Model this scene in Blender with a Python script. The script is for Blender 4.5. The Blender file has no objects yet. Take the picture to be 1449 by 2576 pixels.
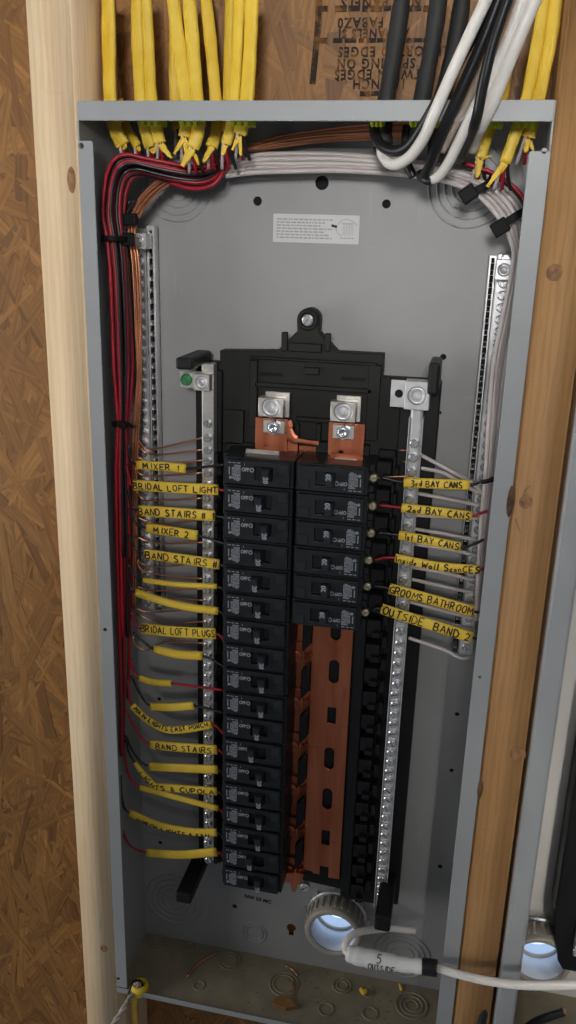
import bpy, bmesh, math, random
from mathutils import Vector, Matrix, Euler
random.seed(7)
S = bpy.context.scene
C = S.collection
# ---------------------------------------------------------------- camera
CP = Vector((0.1365, -0.67622, -0.09492)); PITCH, ROLL, YAW, FPX = -0.31519, -0.02867, 0.2028, 2132.12
MR = Matrix.Rotation(YAW, 3, 'Z') @ Matrix.Rotation(PITCH, 3, 'X') @ Matrix.Rotation(ROLL, 3, 'Y')
cam_d = bpy.data.cameras.new('camera'); cam = bpy.data.objects.new('camera', cam_d); C.objects.link(cam)
cam_d.sensor_fit = 'VERTICAL'; cam_d.sensor_height = 36; cam_d.lens = 36 * FPX / 2576
cam_d.clip_start = 0.01; cam_d.clip_end = 50
cx, cy, cz = MR @ Vector((1, 0, 0)), MR @ Vector((0, 1, 0)), MR @ Vector((0, 0, 1))
cam.matrix_world = Matrix(((cx.x, cz.x, -cy.x, CP.x), (cx.y, cz.y, -cy.y, CP.y), (cx.z, cz.z, -cy.z, CP.z), (0, 0, 0, 1)))
S.camera = cam
cam_d.dof.use_dof = False
# ---------------------------------------------------------------- world and lamps
w = bpy.data.worlds.new('World'); S.world = w; w.use_nodes = True
w.node_tree.nodes['Background'].inputs[0].default_value = (0.86, 0.91, 1.0, 1)
w.node_tree.nodes['Background'].inputs[1].default_value = 0.105
def area(name, loc, target, sx, sy, power, col, spread=180):
    d = bpy.data.lights.new(name, 'AREA'); d.shape = 'RECTANGLE'; d.size = sx; d.size_y = sy; d.energy = power; d.color = col
    d.spread = math.radians(spread)
    o = bpy.data.objects.new(name, d); C.objects.link(o); o.location = loc
    o.rotation_euler = (Vector(target) - Vector(loc)).to_track_quat('-Z', 'Y').to_euler(); return o
area('window_light', (0.25, -2.5, 0.45), (0.0, 0.05, 0.10), 0.5, 0.35, 1.2, (1.0, 0.975, 0.95), 32)  # beam narrowed to stand in for unbuilt shade over the lower box
area('side_fill_light', (-1.7, -0.85, -0.35), (0.0, 0, -0.45), 0.9, 1.3, 13, (1.0, 0.985, 0.955))  # added lamp at far left that brightens studs and flanges
area('upper_right_light', (0.9, -1.3, 0.9), (0.1, 0, -0.3), 0.9, 0.9, 2.6, (1.0, 0.96, 0.9))  # broad area lamp placed high on the right
area('second_panel_fill', (0.85, -2.2, 0.15), (0.46, 0.05, -0.62), 0.30, 0.30, 0.40, (1.0, 0.95, 0.88), 14)  # added narrow-beam lamp that brightens the second box
S.view_settings.view_transform = 'Standard'; S.view_settings.look = 'None'; S.view_settings.gamma = 1
S.view_settings.use_curve_mapping = False; S.view_settings.exposure = 0.2
S.render.engine = 'CYCLES'; S.cycles.max_bounces = 6

# ---------------------------------------------------------------- helpers
def U(x, y, Y):          # a picture direction (1449 x 2576 grid) met with the plane at depth Y
    d = MR @ Vector(((x - 724.5) / FPX, 1, -(y - 1288) / FPX)); t = (Y - CP.y) / d.y
    return CP + d * t
def tag(o, label, cat, group=None):
    o['label'] = label; o['category'] = cat
    if group: o['group'] = group
    return o
def obj(name, data, mat=None, parent=None, smooth=False):
    if isinstance(data, bmesh.types.BMesh):
        me = bpy.data.meshes.new(name)
        bmesh.ops.recalc_face_normals(data, faces=data.faces[:])
        data.to_mesh(me); data.free()
    else: me = data
    if mat is not None and not me.materials: me.materials.append(mat)
    if smooth:
        for p in me.polygons: p.use_smooth = True
    o = bpy.data.objects.new(name, me); C.objects.link(o)
    if parent is not None: o.parent = parent; o.matrix_parent_inverse = PI.get(parent.name, Matrix())
    return o
PI = {}
def thing(name, label, cat, loc=(0, 0, 0), group=None, inv=True):
    o = bpy.data.objects.new(name, None); C.objects.link(o); o.location = loc; o.empty_display_size = 0.01
    if inv: PI[o.name] = Matrix.Translation(loc).inverted()      # children keep world coordinates
    return tag(o, label, cat, group)
def B(): return bmesh.new()
def box(bm, x0, x1, y0, y1, z0, z1, bev=0.0, seg=1):
    r = bmesh.ops.create_cube(bm, size=1, matrix=Matrix.Translation(((x0+x1)/2, (y0+y1)/2, (z0+z1)/2)) @ Matrix.Diagonal((abs(x1-x0), abs(y1-y0), abs(z1-z0), 1)))
    if bev:
        es = list({e for v in r['verts'] for e in v.link_edges})
        bmesh.ops.bevel(bm, geom=es, offset=bev, segments=seg, affect='EDGES', profile=0.5)
    return bm
def cyl(bm, c, axis, r, h, seg=16, r2=None):
    q = Vector((0, 0, 1)).rotation_difference(Vector(axis).normalized()).to_matrix().to_4x4()
    bmesh.ops.create_cone(bm, cap_ends=True, segments=seg, radius1=r, radius2=r if r2 is None else r2, depth=h, matrix=Matrix.Translation(c) @ q)
    return bm
def lathe(bm, c, axis, prof, seg=24):      # prof: (radius, height) along axis
    q = Vector((0, 0, 1)).rotation_difference(Vector(axis).normalized()).to_matrix(); rings = []
    for r, h in prof:
        rings.append([bm.verts.new(Vector(c) + q @ Vector((r*math.cos(a), r*math.sin(a), h))) for a in [2*math.pi*k/seg for k in range(seg)]])
    for a, b in zip(rings, rings[1:]):
        for k in range(seg): bm.faces.new((a[k], a[(k+1) % seg], b[(k+1) % seg], b[k]))
    return bm
def smooth_path(pts, n=8):
    P = [Vector(p) for p in pts]
    if len(P) < 3 or n <= 1: return P
    out = []
    for i in range(len(P)-1):
        p0 = P[i-1] if i else P[0]*2-P[1]; p1, p2 = P[i], P[i+1]; p3 = P[i+2] if i+2 < len(P) else P[-1]*2-P[-2]
        for k in range(n):
            t = k/n
            out.append(0.5*((2*p1)+(p2-p0)*t+(2*p0-5*p1+4*p2-p3)*t*t+(3*p1-p0-3*p2+p3)*t*t*t))
    out.append(P[-1]); return out
FRONT = Vector((0, -1, 0))
def frames(P, ref=FRONT):
    F = []
    for i, p in enumerate(P):
        t = (P[min(i+1, len(P)-1)]-P[max(i-1, 0)]).normalized()
        n = ref - t*ref.dot(t)
        if n.length < 0.15: n = Vector((0, 0, -1)) - t*Vector((0, 0, -1)).dot(t)
        n.normalize(); F.append((t, n, t.cross(n)))
    return F
def tube(bm, P, rb, rn=None, seg=8, cap=True, power=1.0, ref=FRONT):
    """rb: half size across (list or float), rn: half size toward the viewer"""
    F = frames(P, ref); rings = []
    for i, p in enumerate(P):
        b = rb[i] if isinstance(rb, (list, tuple)) else rb
        nn = (rn[i] if isinstance(rn, (list, tuple)) else rn) if rn is not None else b
        t, n, bt = F[i]; ring = []
        for k in range(seg):
            a = 2*math.pi*(k+0.5)/seg; c, s = math.cos(a), math.sin(a)
            c = math.copysign(abs(c)**power, c); s = math.copysign(abs(s)**power, s)
            ring.append(bm.verts.new(p+bt*(b*c)+n*(nn*s)))
        rings.append(ring)
    for a, b in zip(rings, rings[1:]):
        for k in range(seg): bm.faces.new((a[k], a[(k+1) % seg], b[(k+1) % seg], b[k]))
    if cap: bm.faces.new(rings[0]); bm.faces.new(rings[-1][::-1])
    return bm
def circle(x, z, r, n=20): return [(x+r*math.cos(2*math.pi*k/n), z+r*math.sin(2*math.pi*k/n)) for k in range(n)]
def slot(x, z, w, h, n=6):
    r = w/2; pts = []
    for k in range(n+1): a = math.pi*k/n; pts.append((x+r*math.cos(a), z+h/2-r+r*math.sin(a)))
    for k in range(n+1): a = math.pi+math.pi*k/n; pts.append((x+r*math.cos(a), z-h/2+r+r*math.sin(a)))
    return pts
def rect(x0, x1, z0, z1): return [(x0, z0), (x1, z0), (x1, z1), (x0, z1)]
def plate(loops, y0, y1, bev=0.0):
    """sheet in the XZ plane with real holes; loops[0] outer"""
    cu = bpy.data.curves.new('plate', 'CURVE'); cu.dimensions = '2D'; cu.fill_mode = 'BOTH'; cu.extrude = max((y1-y0)/2-bev, 0.00001)
    if bev: cu.bevel_depth = bev; cu.bevel_resolution = 1; cu.offset = -bev
    for lp in loops:
        sp = cu.splines.new('POLY'); sp.points.add(len(lp)-1)
        for q, (x, z) in zip(sp.points, lp): q.co = (x, z, 0, 1)
        sp.use_cyclic_u = True
    o = bpy.data.objects.new('plate', cu); me = bpy.data.meshes.new_from_object(o)
    me.transform(Matrix.Translation((0, (y0+y1)/2, 0)) @ Matrix.Rotation(math.pi/2, 4, 'X'))
    bpy.data.objects.remove(o); bpy.data.curves.remove(cu); me.materials.clear(); return me
def text_mesh(s, size, loc, rot=0.0, thick=0.0, align='LEFT', ext=0.00006, sx=1.0, space=1.0):
    cu = bpy.data.curves.new('t', 'FONT'); cu.body = s; cu.size = size; cu.offset = thick; cu.align_x = align; cu.extrude = ext; cu.resolution_u = 2; cu.space_character = space
    o = bpy.data.objects.new('t', cu); me = bpy.data.meshes.new_from_object(o)
    me.transform(Matrix.Translation(loc) @ Matrix.Rotation(rot, 4, 'Y') @ Matrix.Rotation(math.pi/2, 4, 'X') @ Matrix.Diagonal((sx, 1, 1, 1)))
    bpy.data.objects.remove(o); bpy.data.curves.remove(cu); me.materials.clear(); return me
def join_mesh(ms):
    bm = B()
    for m in ms: bm.from_mesh(m); bpy.data.meshes.remove(m)
    return bm
# stroke lettering for the hand-written tags, on a 0..1 grid
GL = {'A': ['0,0 .3,1 .6,0', '.1,.38 .5,.38'], 'B': ['0,0 0,1 .4,.97 .5,.78 .38,.55 0,.52', '.38,.55 .58,.3 .45,.04 0,0'],
 'C': ['.55,.85 .35,1 .1,.8 0,.5 .1,.15 .35,0 .58,.15'], 'D': ['0,0 0,1 .35,.95 .58,.6 .5,.2 .3,.02 0,0'], 'E': ['.5,1 0,1 0,0 .52,0', '0,.52 .4,.52'],
 'F': ['.5,1 0,1 0,0', '0,.5 .4,.52'], 'G': ['.55,.85 .3,1 .05,.7 .03,.3 .3,0 .55,.15 .55,.45 .3,.45'], 'H': ['0,0 0,1', '.5,0 .5,1', '0,.5 .5,.53'],
 'I': ['.2,0 .2,1'], 'K': ['0,0 0,1', '.5,1 .02,.48 .55,0'], 'L': ['0,1 0,0 .5,.02'], 'M': ['0,0 .05,1 .33,.35 .62,1 .68,0'], 'N': ['0,0 0,1 .5,0 .52,1'],
 'O': ['.3,1 .05,.8 0,.4 .2,0 .45,.08 .58,.5 .48,.88 .3,1'], 'P': ['0,0 0,1 .4,.97 .52,.75 .4,.5 0,.45'], 'R': ['0,0 0,1 .4,.97 .5,.75 .38,.52 0,.48', '.2,.5 .55,0'],
 'S': ['.5,.88 .28,1 .05,.82 .15,.58 .45,.42 .5,.15 .25,0 0,.12'], 'T': ['.28,0 .28,1', '0,.98 .58,1'], 'U': ['0,1 .03,.2 .25,0 .48,.2 .5,1'], 'V': ['0,1 .28,0 .55,1'],
 'W': ['0,1 .15,0 .35,.7 .55,0 .72,1'], 'X': ['0,0 .52,1', '0,1 .55,0'], 'Y': ['0,1 .28,.5 .55,1', '.28,.5 .25,0'], '#': ['.15,0 .25,1', '.4,0 .5,1', '0,.35 .6,.38', '.02,.65 .62,.68'],
 '1': ['.1,.75 .25,1 .25,0'], '2': ['.03,.8 .25,1 .5,.8 .4,.45 0,.03 .55,.05'], '3': ['.03,.9 .3,1 .48,.78 .2,.52 .5,.3 .3,0 0,.1'], '5': ['.5,1 .1,1 .08,.58 .35,.62 .52,.35 .35,.03 .02,.08'],
 'r': ['.05,0 .05,.5', '.05,.35 .2,.5 .32,.45'], 'd': ['.38,1 .38,0', '.38,.4 .18,.5 .03,.25 .18,0 .38,.12'], 'n': ['.03,0 .03,.5', '.03,.35 .2,.5 .32,.35 .33,0'],
 's': ['.3,.45 .12,.5 .08,.32 .28,.2 .22,.02 .02,.05'], 't': ['.15,.9 .15,.08 .28,0', '0,.6 .3,.6'], 'i': ['.1,0 .1,.5', '.1,.68 .1,.74'], 'e': ['.05,.28 .32,.3 .22,.5 .06,.38 .08,.1 .3,.03'],
 'a': ['.35,.45 .15,.5 .03,.22 .15,0 .33,.12 .35,.5', '.35,.12 .42,0'], 'l': ['.1,1 .1,.02 .18,0'], 'c': ['.3,.42 .15,.5 .03,.25 .15,0 .32,.08'], 'o': ['.18,.5 .03,.25 .18,0 .33,.25 .18,.5'],
 '&': ['.5,.5 .2,0 .03,.2 .35,.75 .22,1 .1,.75 .5,0'], '/': ['0,0 .5,1'], ' ': []}
def layout(s, rng, jit=0.05):
    x = 0; out = []
    for ch in s:
        g = GL.get(ch, []); wd = 0.3 if ch == ' ' else 0.0
        dy = rng.uniform(-jit, jit); sh = rng.uniform(-.08, .1); k = rng.uniform(.9, 1.1)
        for st in g:
            pts = [tuple(map(float, q.split(','))) for q in st.split()]; wd = max(wd, max(p[0] for p in pts))
            out.append([(x+p[0]*k+sh*p[1], p[1]*rng.uniform(.96, 1.04)+dy) for p in pts])
        x += wd+0.24
    return out, x-0.24
def ribbon(bm, pts3, nrm, hw):
    L = R_ = None; n = len(pts3)
    for i in range(n):
        t = (pts3[min(i+1, n-1)]-pts3[max(i-1, 0)]); sd = t.cross(nrm[i])
        if sd.length < 1e-9: continue
        sd.normalize(); k = hw*(1 if 0 < i < n-1 else .8)
        a, b = bm.verts.new(pts3[i]+sd*k), bm.verts.new(pts3[i]-sd*k)
        if L: bm.faces.new((L, a, b, R_))
        L, R_ = a, b
# ---------------------------------------------------------------- materials
def mat(name, col, rough=0.5, metal=0.0, var=0.12, scale=40.0, bump=0.0, bscale=300.0, col2=None, stretch=(1, 1, 1), coat=0.0, trans=0.0, spec=0.5, lo=.3, hi=.7, detail=3):
    m = bpy.data.materials.new(name); m.use_nodes = True; nt = m.node_tree; n = nt.nodes; l = nt.links; b = n['Principled BSDF']
    b.inputs['Roughness'].default_value = rough; b.inputs['Metallic'].default_value = metal; b.inputs['Coat Weight'].default_value = coat
    b.inputs['Transmission Weight'].default_value = trans; b.inputs['Specular IOR Level'].default_value = spec
    tc = n.new('ShaderNodeTexCoord'); mp = n.new('ShaderNodeMapping'); mp.inputs['Scale'].default_value = stretch; l.new(tc.outputs['Object'], mp.inputs[0])
    nz = n.new('ShaderNodeTexNoise'); nz.inputs['Scale'].default_value = scale; nz.inputs['Detail'].default_value = detail; l.new(mp.outputs[0], nz.inputs[0])
    r = n.new('ShaderNodeValToRGB'); c2 = col2 or tuple(min(1, c*(1+var)) for c in col); c1 = col if col2 else tuple(c*(1-var) for c in col)
    r.color_ramp.elements[0].color = (*c1, 1); r.color_ramp.elements[1].color = (*c2, 1); r.color_ramp.elements[0].position = lo; r.color_ramp.elements[1].position = hi
    l.new(nz.outputs[0], r.inputs[0]); l.new(r.outputs[0], b.inputs['Base Color'])
    rr = n.new('ShaderNodeMapRange'); rr.inputs[3].default_value = max(0, rough-.08); rr.inputs[4].default_value = min(1, rough+.1); l.new(nz.outputs[0], rr.inputs[0]); l.new(rr.outputs[0], b.inputs['Roughness'])
    if bump:
        n2 = n.new('ShaderNodeTexNoise'); n2.inputs['Scale'].default_value = bscale; l.new(mp.outputs[0], n2.inputs[0])
        bp = n.new('ShaderNodeBump'); bp.inputs['Strength'].default_value = bump; bp.inputs['Distance'].default_value = 0.0006; l.new(n2.outputs[0], bp.inputs['Height']); l.new(bp.outputs[0], b.inputs['Normal'])
    return m
def scuff(m, col, amt=.35, sc=(260, 260, 16)):
    nt = m.node_tree; n = nt.nodes; l = nt.links; b = n['Principled BSDF']; src = b.inputs['Base Color'].links[0].from_socket
    tc = n.new('ShaderNodeTexCoord'); fac = None
    for stretch, scale, lo, hi, k in (((1, 1, .12), 150, .66, .74, amt), ((.15, 1, 1), 90, .68, .76, amt*.8), ((1, 1, 1), 5, .52, .75, amt*.6), ((1, 1, 1), 420, .70, .76, amt)):
        mp = n.new('ShaderNodeMapping'); mp.inputs['Scale'].default_value = stretch; l.new(tc.outputs['Object'], mp.inputs[0])
        z = n.new('ShaderNodeTexNoise'); z.inputs['Scale'].default_value = scale; z.inputs['Detail'].default_value = 3; l.new(mp.outputs[0], z.inputs[0])
        q = n.new('ShaderNodeMapRange'); q.inputs[1].default_value = lo; q.inputs[2].default_value = hi; q.inputs[4].default_value = k; l.new(z.outputs[0], q.inputs[0])
        mx = n.new('ShaderNodeMix'); mx.data_type = 'RGBA'; mx.inputs['B'].default_value = (*col, 1); l.new(q.outputs[0], mx.inputs['Factor']); l.new(src, mx.inputs['A']); src = mx.outputs['Result']
    l.new(src, b.inputs['Base Color']); return m
def wood(name, c_lo, c_hi, streak):
    m = mat(name, c_lo, .62, col2=c_hi, scale=9, stretch=(6, 6, .5), bump=.35, bscale=60, lo=.32, hi=.66)
    nt = m.node_tree; n = nt.nodes; l = nt.links; b = n['Principled BSDF']
    src = b.inputs['Base Color'].links[0].from_socket
    tc = n.new('ShaderNodeTexCoord'); mp = n.new('ShaderNodeMapping'); mp.inputs['Scale'].default_value = (1, 1, .05); l.new(tc.outputs['Object'], mp.inputs[0])
    wv = n.new('ShaderNodeTexWave'); wv.bands_direction = 'X'; wv.inputs['Scale'].default_value = 55; wv.inputs['Distortion'].default_value = 5.5; wv.inputs['Detail'].default_value = 2; wv.inputs['Detail Scale'].default_value = 6
    l.new(mp.outputs[0], wv.inputs[0])
    mx = n.new('ShaderNodeMix'); mx.data_type = 'RGBA'; mx.inputs['B'].default_value = (*streak, 1)
    f = n.new('ShaderNodeMapRange'); f.inputs[1].default_value = .45; f.inputs[2].default_value = 1; f.inputs[4].default_value = .33; l.new(wv.outputs[0], f.inputs[0])
    l.new(f.outputs[0], mx.inputs['Factor']); l.new(src, mx.inputs['A']); l.new(mx.outputs['Result'], b.inputs['Base Color'])
    return m
M = {}
M['steel'] = mat('grey_paint', (.31, .325, .335), .42, var=.05, scale=14, bump=.12, bscale=900)
M['steel_in'] = mat('grey_paint_inside', (.30, .30, .30), .46, var=.12, scale=7, bump=.12, bscale=900, detail=9)
M['steel_two'] = mat('bright_lit_paint', (.55, .535, .51), .45, var=.05, scale=9, bump=.1, bscale=900)  # bright light on the second box put into a lighter paint colour
M['dust'] = mat('dusty_paint', (.19, .165, .12), .9, col2=(.30, .25, .165), scale=30, bump=.5, bscale=500, detail=6)
M['hole'] = mat('hole_shade', (.006, .006, .006), .9)  # near-black colour standing in for shade inside openings
M['plastic'] = mat('black_plastic', (.007, .0075, .0085), .45, spec=.3, var=.25, scale=60, bump=.1, bscale=700)
M['chassis'] = mat('chassis_plastic', (.012, .012, .0104), .55, spec=.3, var=.25, scale=40, bump=.15, bscale=700)
M['breaker'] = mat('breaker_plastic', (.011, .0125, .0155), .42, spec=.32, var=.2, scale=70, bump=.1, bscale=900)
M['handle'] = mat('handle_plastic', (.017, .020, .026), .34, spec=.4, var=.15)
M['print'] = mat('white_print', (.22, .24, .27), .7, var=.25, scale=400)
M['tin'] = mat('tinned_metal', (.74, .71, .66), .34, .85, var=.08, scale=90, bump=.12, bscale=600)
M['alu'] = mat('aluminium', (.66, .66, .67), .34, .55, var=.1, scale=120, bump=.12, bscale=500)
M['screw'] = mat('zinc_screw', (.74, .75, .77), .24, .85, var=.12, scale=200)
M['brass'] = mat('pale_brass_screw', (.66, .60, .40), .32, .85, var=.1)
M['green'] = mat('green_screw', (.07, .30, .12), .35, .5, var=.1)
M['copper'] = mat('copper_bar', (.44, .125, .062), .38, .85, col2=(.62, .215, .115), scale=22, stretch=(4, 4, .5), detail=8, bump=.08, bscale=500)
M['cwire'] = mat('copper_wire', (.72, .33, .18), .3, .85, var=.12)
M['red'] = mat('red_insulation', (.33, .008, .020), .42, var=.12, scale=60)
M['black'] = mat('black_insulation', (.012, .012, .013), .33, var=.2, scale=60)
M['white'] = mat('white_insulation', (.54, .49, .475), .38, var=.06, scale=50)
M['heavy_white'] = mat('thick_white_insulation', (.80, .77, .72), .28, var=.04, scale=40)
M['beige'] = mat('dull_beige_insulation', (.36, .30, .25), .4, var=.1)
M['grey_wire'] = mat('grey_stranded', (.42, .36, .31), .5, var=.25, scale=300)
M['jacket'] = mat('yellow_jacket', (.74, .49, .030), .48, col2=(.82, .58, .065), scale=60, bump=.15, bscale=350)
M['lime'] = mat('lime_clamp', (.55, .62, .02), .45)
M['blackjacket'] = mat('black_jacket', (.020, .022, .022), .6, var=.2, bump=.2, bscale=400)
M['tie'] = mat('tie_nylon', (.006, .006, .0065), .6, spec=.2)
M['ink'] = mat('marker_ink', (.028, .016, .008), .7, var=.3, scale=500)
M['stamp'] = mat('stamp_ink', (.014, .008, .004), .8, col2=(.19, .080, .017), scale=130, lo=.46, hi=.64, detail=5)
M['paper'] = mat('label_paper', (.60, .60, .60), .6, var=.03)
M['paperink'] = mat('label_print', (.36, .35, .35), .7, var=.1)
M['tape'] = mat('white_tape', (.82, .82, .80), .35, var=.03)
M['pvc'] = mat('grey_pvc', (.34, .31, .26), .45, var=.12, scale=60)
M['pipe'] = mat('white_pipe', (.66, .73, .85), .4, var=.02)
M['galv'] = mat('galvanised', (.62, .64, .66), .35, .8, var=.12, scale=120)
M['pine'] = wood('pine', (.82, .595, .365), (.90, .705, .465), (.68, .455, .24))
M['amber'] = wood('amber_pine', (.35, .180, .066), (.46, .255, .100), (.25, .115, .037))
M['knot'] = mat('knot', (.17, .075, .030), .7, col2=(.36, .19, .085), scale=220)
M['osb'] = mat('board', (.18, .072, .016), .75, col2=(.27, .12, .03), scale=25)
M['chip'] = mat('wood_chip', (.25, .12, .04), .8, var=.2)
def strand_mat():
    m = bpy.data.materials.new('strand'); m.use_nodes = True; nt = m.node_tree; n = nt.nodes; l = nt.links; b = n['Principled BSDF']
    at = n.new('ShaderNodeAttribute'); at.attribute_name = 'tint'; uv = n.new('ShaderNodeUVMap'); mp = n.new('ShaderNodeMapping'); mp.inputs['Scale'].default_value = (14, 260, 1)
    l.new(uv.outputs[0], mp.inputs[0]); nz = n.new('ShaderNodeTexNoise'); nz.inputs['Scale'].default_value = 1; nz.inputs['Detail'].default_value = 4; l.new(mp.outputs[0], nz.inputs[0])
    mr = n.new('ShaderNodeMapRange'); mr.inputs[1].default_value = .3; mr.inputs[2].default_value = .7; mr.inputs[3].default_value = .66; mr.inputs[4].default_value = 1.22; l.new(nz.outputs[0], mr.inputs[0])
    mx = n.new('ShaderNodeMix'); mx.data_type = 'RGBA'; mx.blend_type = 'MULTIPLY'; mx.inputs['Factor'].default_value = 1; l.new(at.outputs['Color'], mx.inputs['A']); l.new(mr.outputs[0], mx.inputs['B'])
    l.new(mx.outputs['Result'], b.inputs['Base Color']); b.inputs['Roughness'].default_value = .55
    bp = n.new('ShaderNodeBump'); bp.inputs['Strength'].default_value = .4; bp.inputs['Distance'].default_value = .0005; l.new(nz.outputs[0], bp.inputs['Height']); l.new(bp.outputs[0], b.inputs['Normal'])
    return m
M['strand'] = strand_mat()
scuff(M['steel'], (.42, .42, .41), .4); scuff(M['steel_in'], (.38, .375, .36), .4); scuff(M['pine'], (.60, .42, .24), .3); scuff(M['amber'], (.24, .115, .04), .4); scuff(M['copper'], (.20, .07, .04), .4); scuff(M['plastic'], (.02, .02, .02), .4); scuff(M['breaker'], (.03, .03, .03), .3); scuff(M['jacket'], (.62, .41, .04), .3)

# ---------------------------------------------------------------- dimensions (metres)
W2, H, D = 0.1805, 0.896, 0.0848
OSB_Y = 0.0905
conn1 = U(838, 2347, 0.058); conn2 = U(1357, 2418, 0.058)
CONN = [(conn1.x, conn1.z), (conn2.x, conn2.z)]
# ================================================================ SETTING
wl = obj('wall', plate([rect(-.9, .9, -1.6, .5)]+[circle(x, z, .030) for x, z in CONN], OSB_Y, OSB_Y+.011), M['osb']); wl['kind'] = 'structure'
def strands():
    bm = B(); uv = bm.loops.layers.uv.new('UVMap'); cl = bm.loops.layers.float_color.new('tint'); rng = random.Random(3)
    def one(x, z, big):
        L = rng.uniform(.045, .14)*big; Wd = rng.uniform(.005, .024)*big; a = rng.gauss(math.pi/2, .6); ca, sa = math.cos(a), math.sin(a)
        for hx, hz in CONN:
            if math.hypot(x-hx, z-hz) < .034+L/2: return
        y = OSB_Y-rng.uniform(.0001, .0012); tl = rng.uniform(-.0003, .0003)
        pts = []
        n = 5
        for k in range(n): pts.append((-L/2+L*k/(n-1), -Wd/2*rng.uniform(.75, 1.08)))
        pts.append((L/2*rng.uniform(.9, 1.12), rng.uniform(-.3, .3)*Wd))
        for k in range(n): pts.append((L/2-L*k/(n-1), Wd/2*rng.uniform(.75, 1.08)))
        pts.append((-L/2*rng.uniform(.9, 1.12), rng.uniform(-.3, .3)*Wd))
        vs = [bm.verts.new((x+u*ca-v*sa, y+tl*v/Wd, z+u*sa+v*ca)) for u, v in pts]
        f = bm.faces.new(vs); k = rng.random()
        base = (.265, .118, .026) if k < .6 else ((.305, .142, .035) if k < .9 else (.205, .086, .017))
        j = rng.uniform(.8, 1.15); o = rng.random()*9
        for lp, (u, v) in zip(f.loops, pts): lp[uv].uv = (u+o, v+o*3); lp[cl] = (base[0]*j, base[1]*j*rng.uniform(.97, 1.03), base[2]*j, 1)
    for x0, x1, z0, z1, n, bg in ((-.48, -.14, -1.15, .22, 5200, .85), (-.2, .28, -.02, .24, 2000, .85), (-.25, .3, -1.15, -.86, 300, .9)):
        for _ in range(n): one(rng.uniform(x0, x1), rng.uniform(z0, z1), bg)
    o = obj('strand', bm, M['strand'], wl); o['kind'] = 'stuff'
strands()
def stamp(s, x, y, size, name='stamp_line'):
    p = U(x, y, OSB_Y-.0019); return text_mesh(s, size, p, math.pi, .0003, 'RIGHT', .00005, .88, 1.22)
for s, x, y, sz in (('1/8 INCH  ..', 848, 200, .0104), ('BETWEEN EDGES', 842, 176, .0104), ('SPACING ON', 848, 149, .0104), ('SUPPORTED EDGES', 850, 119, .0104),
                    ('AL PANELS SI', 852, 74, .0092), ('D FABAZ0', 850, 46, .0104), ('NAL PANELS', 858, -6, .011)):
    obj('stamp_line', stamp(s, x, y, sz), M['stamp'], wl)
bm = B()
rr = random.Random(5)
for (xa, xb, y, hh) in ((838, 1075, 102, .0035), (843, 1080, 22, .0045), (905, 975, 236, .004)):
    x = xa
    while x < xb:
        l = rr.uniform(12, 30); a, b_ = U(x, y, OSB_Y-.0019), U(min(x+l, xb), y, OSB_Y-.0019); box(bm, a.x, b_.x, a.y-.0001, a.y+.0001, a.z-hh/2*rr.uniform(.6, 1), a.z+hh/2); x += l+rr.uniform(2, 7)
obj('stamp_dashes', bm, M['stamp'], wl)
bm = B(); ps = [U(803, -30, OSB_Y-.0019), U(800, 60, OSB_Y-.0019), U(793, 140, OSB_Y-.0019), U(786, 212, OSB_Y-.0019)]
tube(bm, smooth_path(ps, 5), .0030, .0001, 6)
for yy in (22, 102): a = U(800, yy, OSB_Y-.0019); box(bm, a.x, a.x+.008, a.y-.0001, a.y+.0001, a.z-.002, a.z+.002)
obj('stamp_bracket', bm, M['stamp'], wl)
# daylight outside, reached through the two conduit stubs only
sk = bpy.data.materials.new('sky'); sk.use_nodes = True; nt = sk.node_tree; nt.nodes.remove(nt.nodes['Principled BSDF']); em = nt.nodes.new('ShaderNodeEmission')
em.inputs[0].default_value = (.62, .78, 1.0, 1); em.inputs[1].default_value = 1.35; nt.links.new(em.outputs[0], nt.nodes['Material Output'].inputs[0])
bm = B(); box(bm, -.6, .9, .45, .46, -1.5, .1); so = obj('sky', bm, sk); so['kind'] = 'structure'

def stud(x0, x1, mt, label, z0=-1.25, z1=.35, y0=-.0005):
    st = thing('stud', label, 'stud', (x0, .045, z0), 'studs either side of the panel')
    b = B(); box(b, x0, x1, y0, OSB_Y-.002, z0, z1)
    es = [e for e in b.edges if abs(e.verts[0].co.z-e.verts[1].co.z) > .1]; bmesh.ops.bevel(b, geom=es, offset=.0022, segments=3, affect='EDGES')
    obj('timber', b, mt, st, True)
    return st
def knot(st, px, py, rx, rz, m='knot'):
    c = U(px, py, -.0007); b = B(); bmesh.ops.create_circle(b, cap_ends=True, segments=18, radius=1, matrix=Matrix.Translation(c) @ Matrix.Diagonal((rx, 1, rz, 1)) @ Matrix.Rotation(math.pi/2, 4, 'X'))
    for v in b.verts: v.co.x += random.uniform(-.02, .02)*rx; v.co.z += random.uniform(-.02, .02)*rz
    r = bmesh.ops.extrude_face_region(b, geom=b.faces[:]); 
    for v in [q for q in r['geom'] if isinstance(q, bmesh.types.BMVert)]: v.co.y -= .0003
    obj('knot', b, M[m], st)
s1 = stud(-W2-.0385, -W2-.0008, M['pine'], 'pale cream pine stud beside the red and black wire bundle side of the panel')
knot(s1, 180, 452, .0035, .0100); knot(s1, 262, 2387, .0042, .0042)
s2 = stud(W2+.0006, .2168, M['amber'], 'amber knotty pine stud between the two electrical panels')
knot(s2, 1394, 686, .0058, .0062); knot(s2, 1303, 1897, .0070, .0070); knot(s2, 1322, 1262, .0050, .0060)
M['stain'] = mat('stain', (.035, .016, .008), .8, col2=(.20, .10, .04), scale=90)
knot(s2, 1284, 1262, .0028, .0135, 'stain'); knot(s2, 1207, 1985, .0022, .0090, 'stain')
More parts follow.
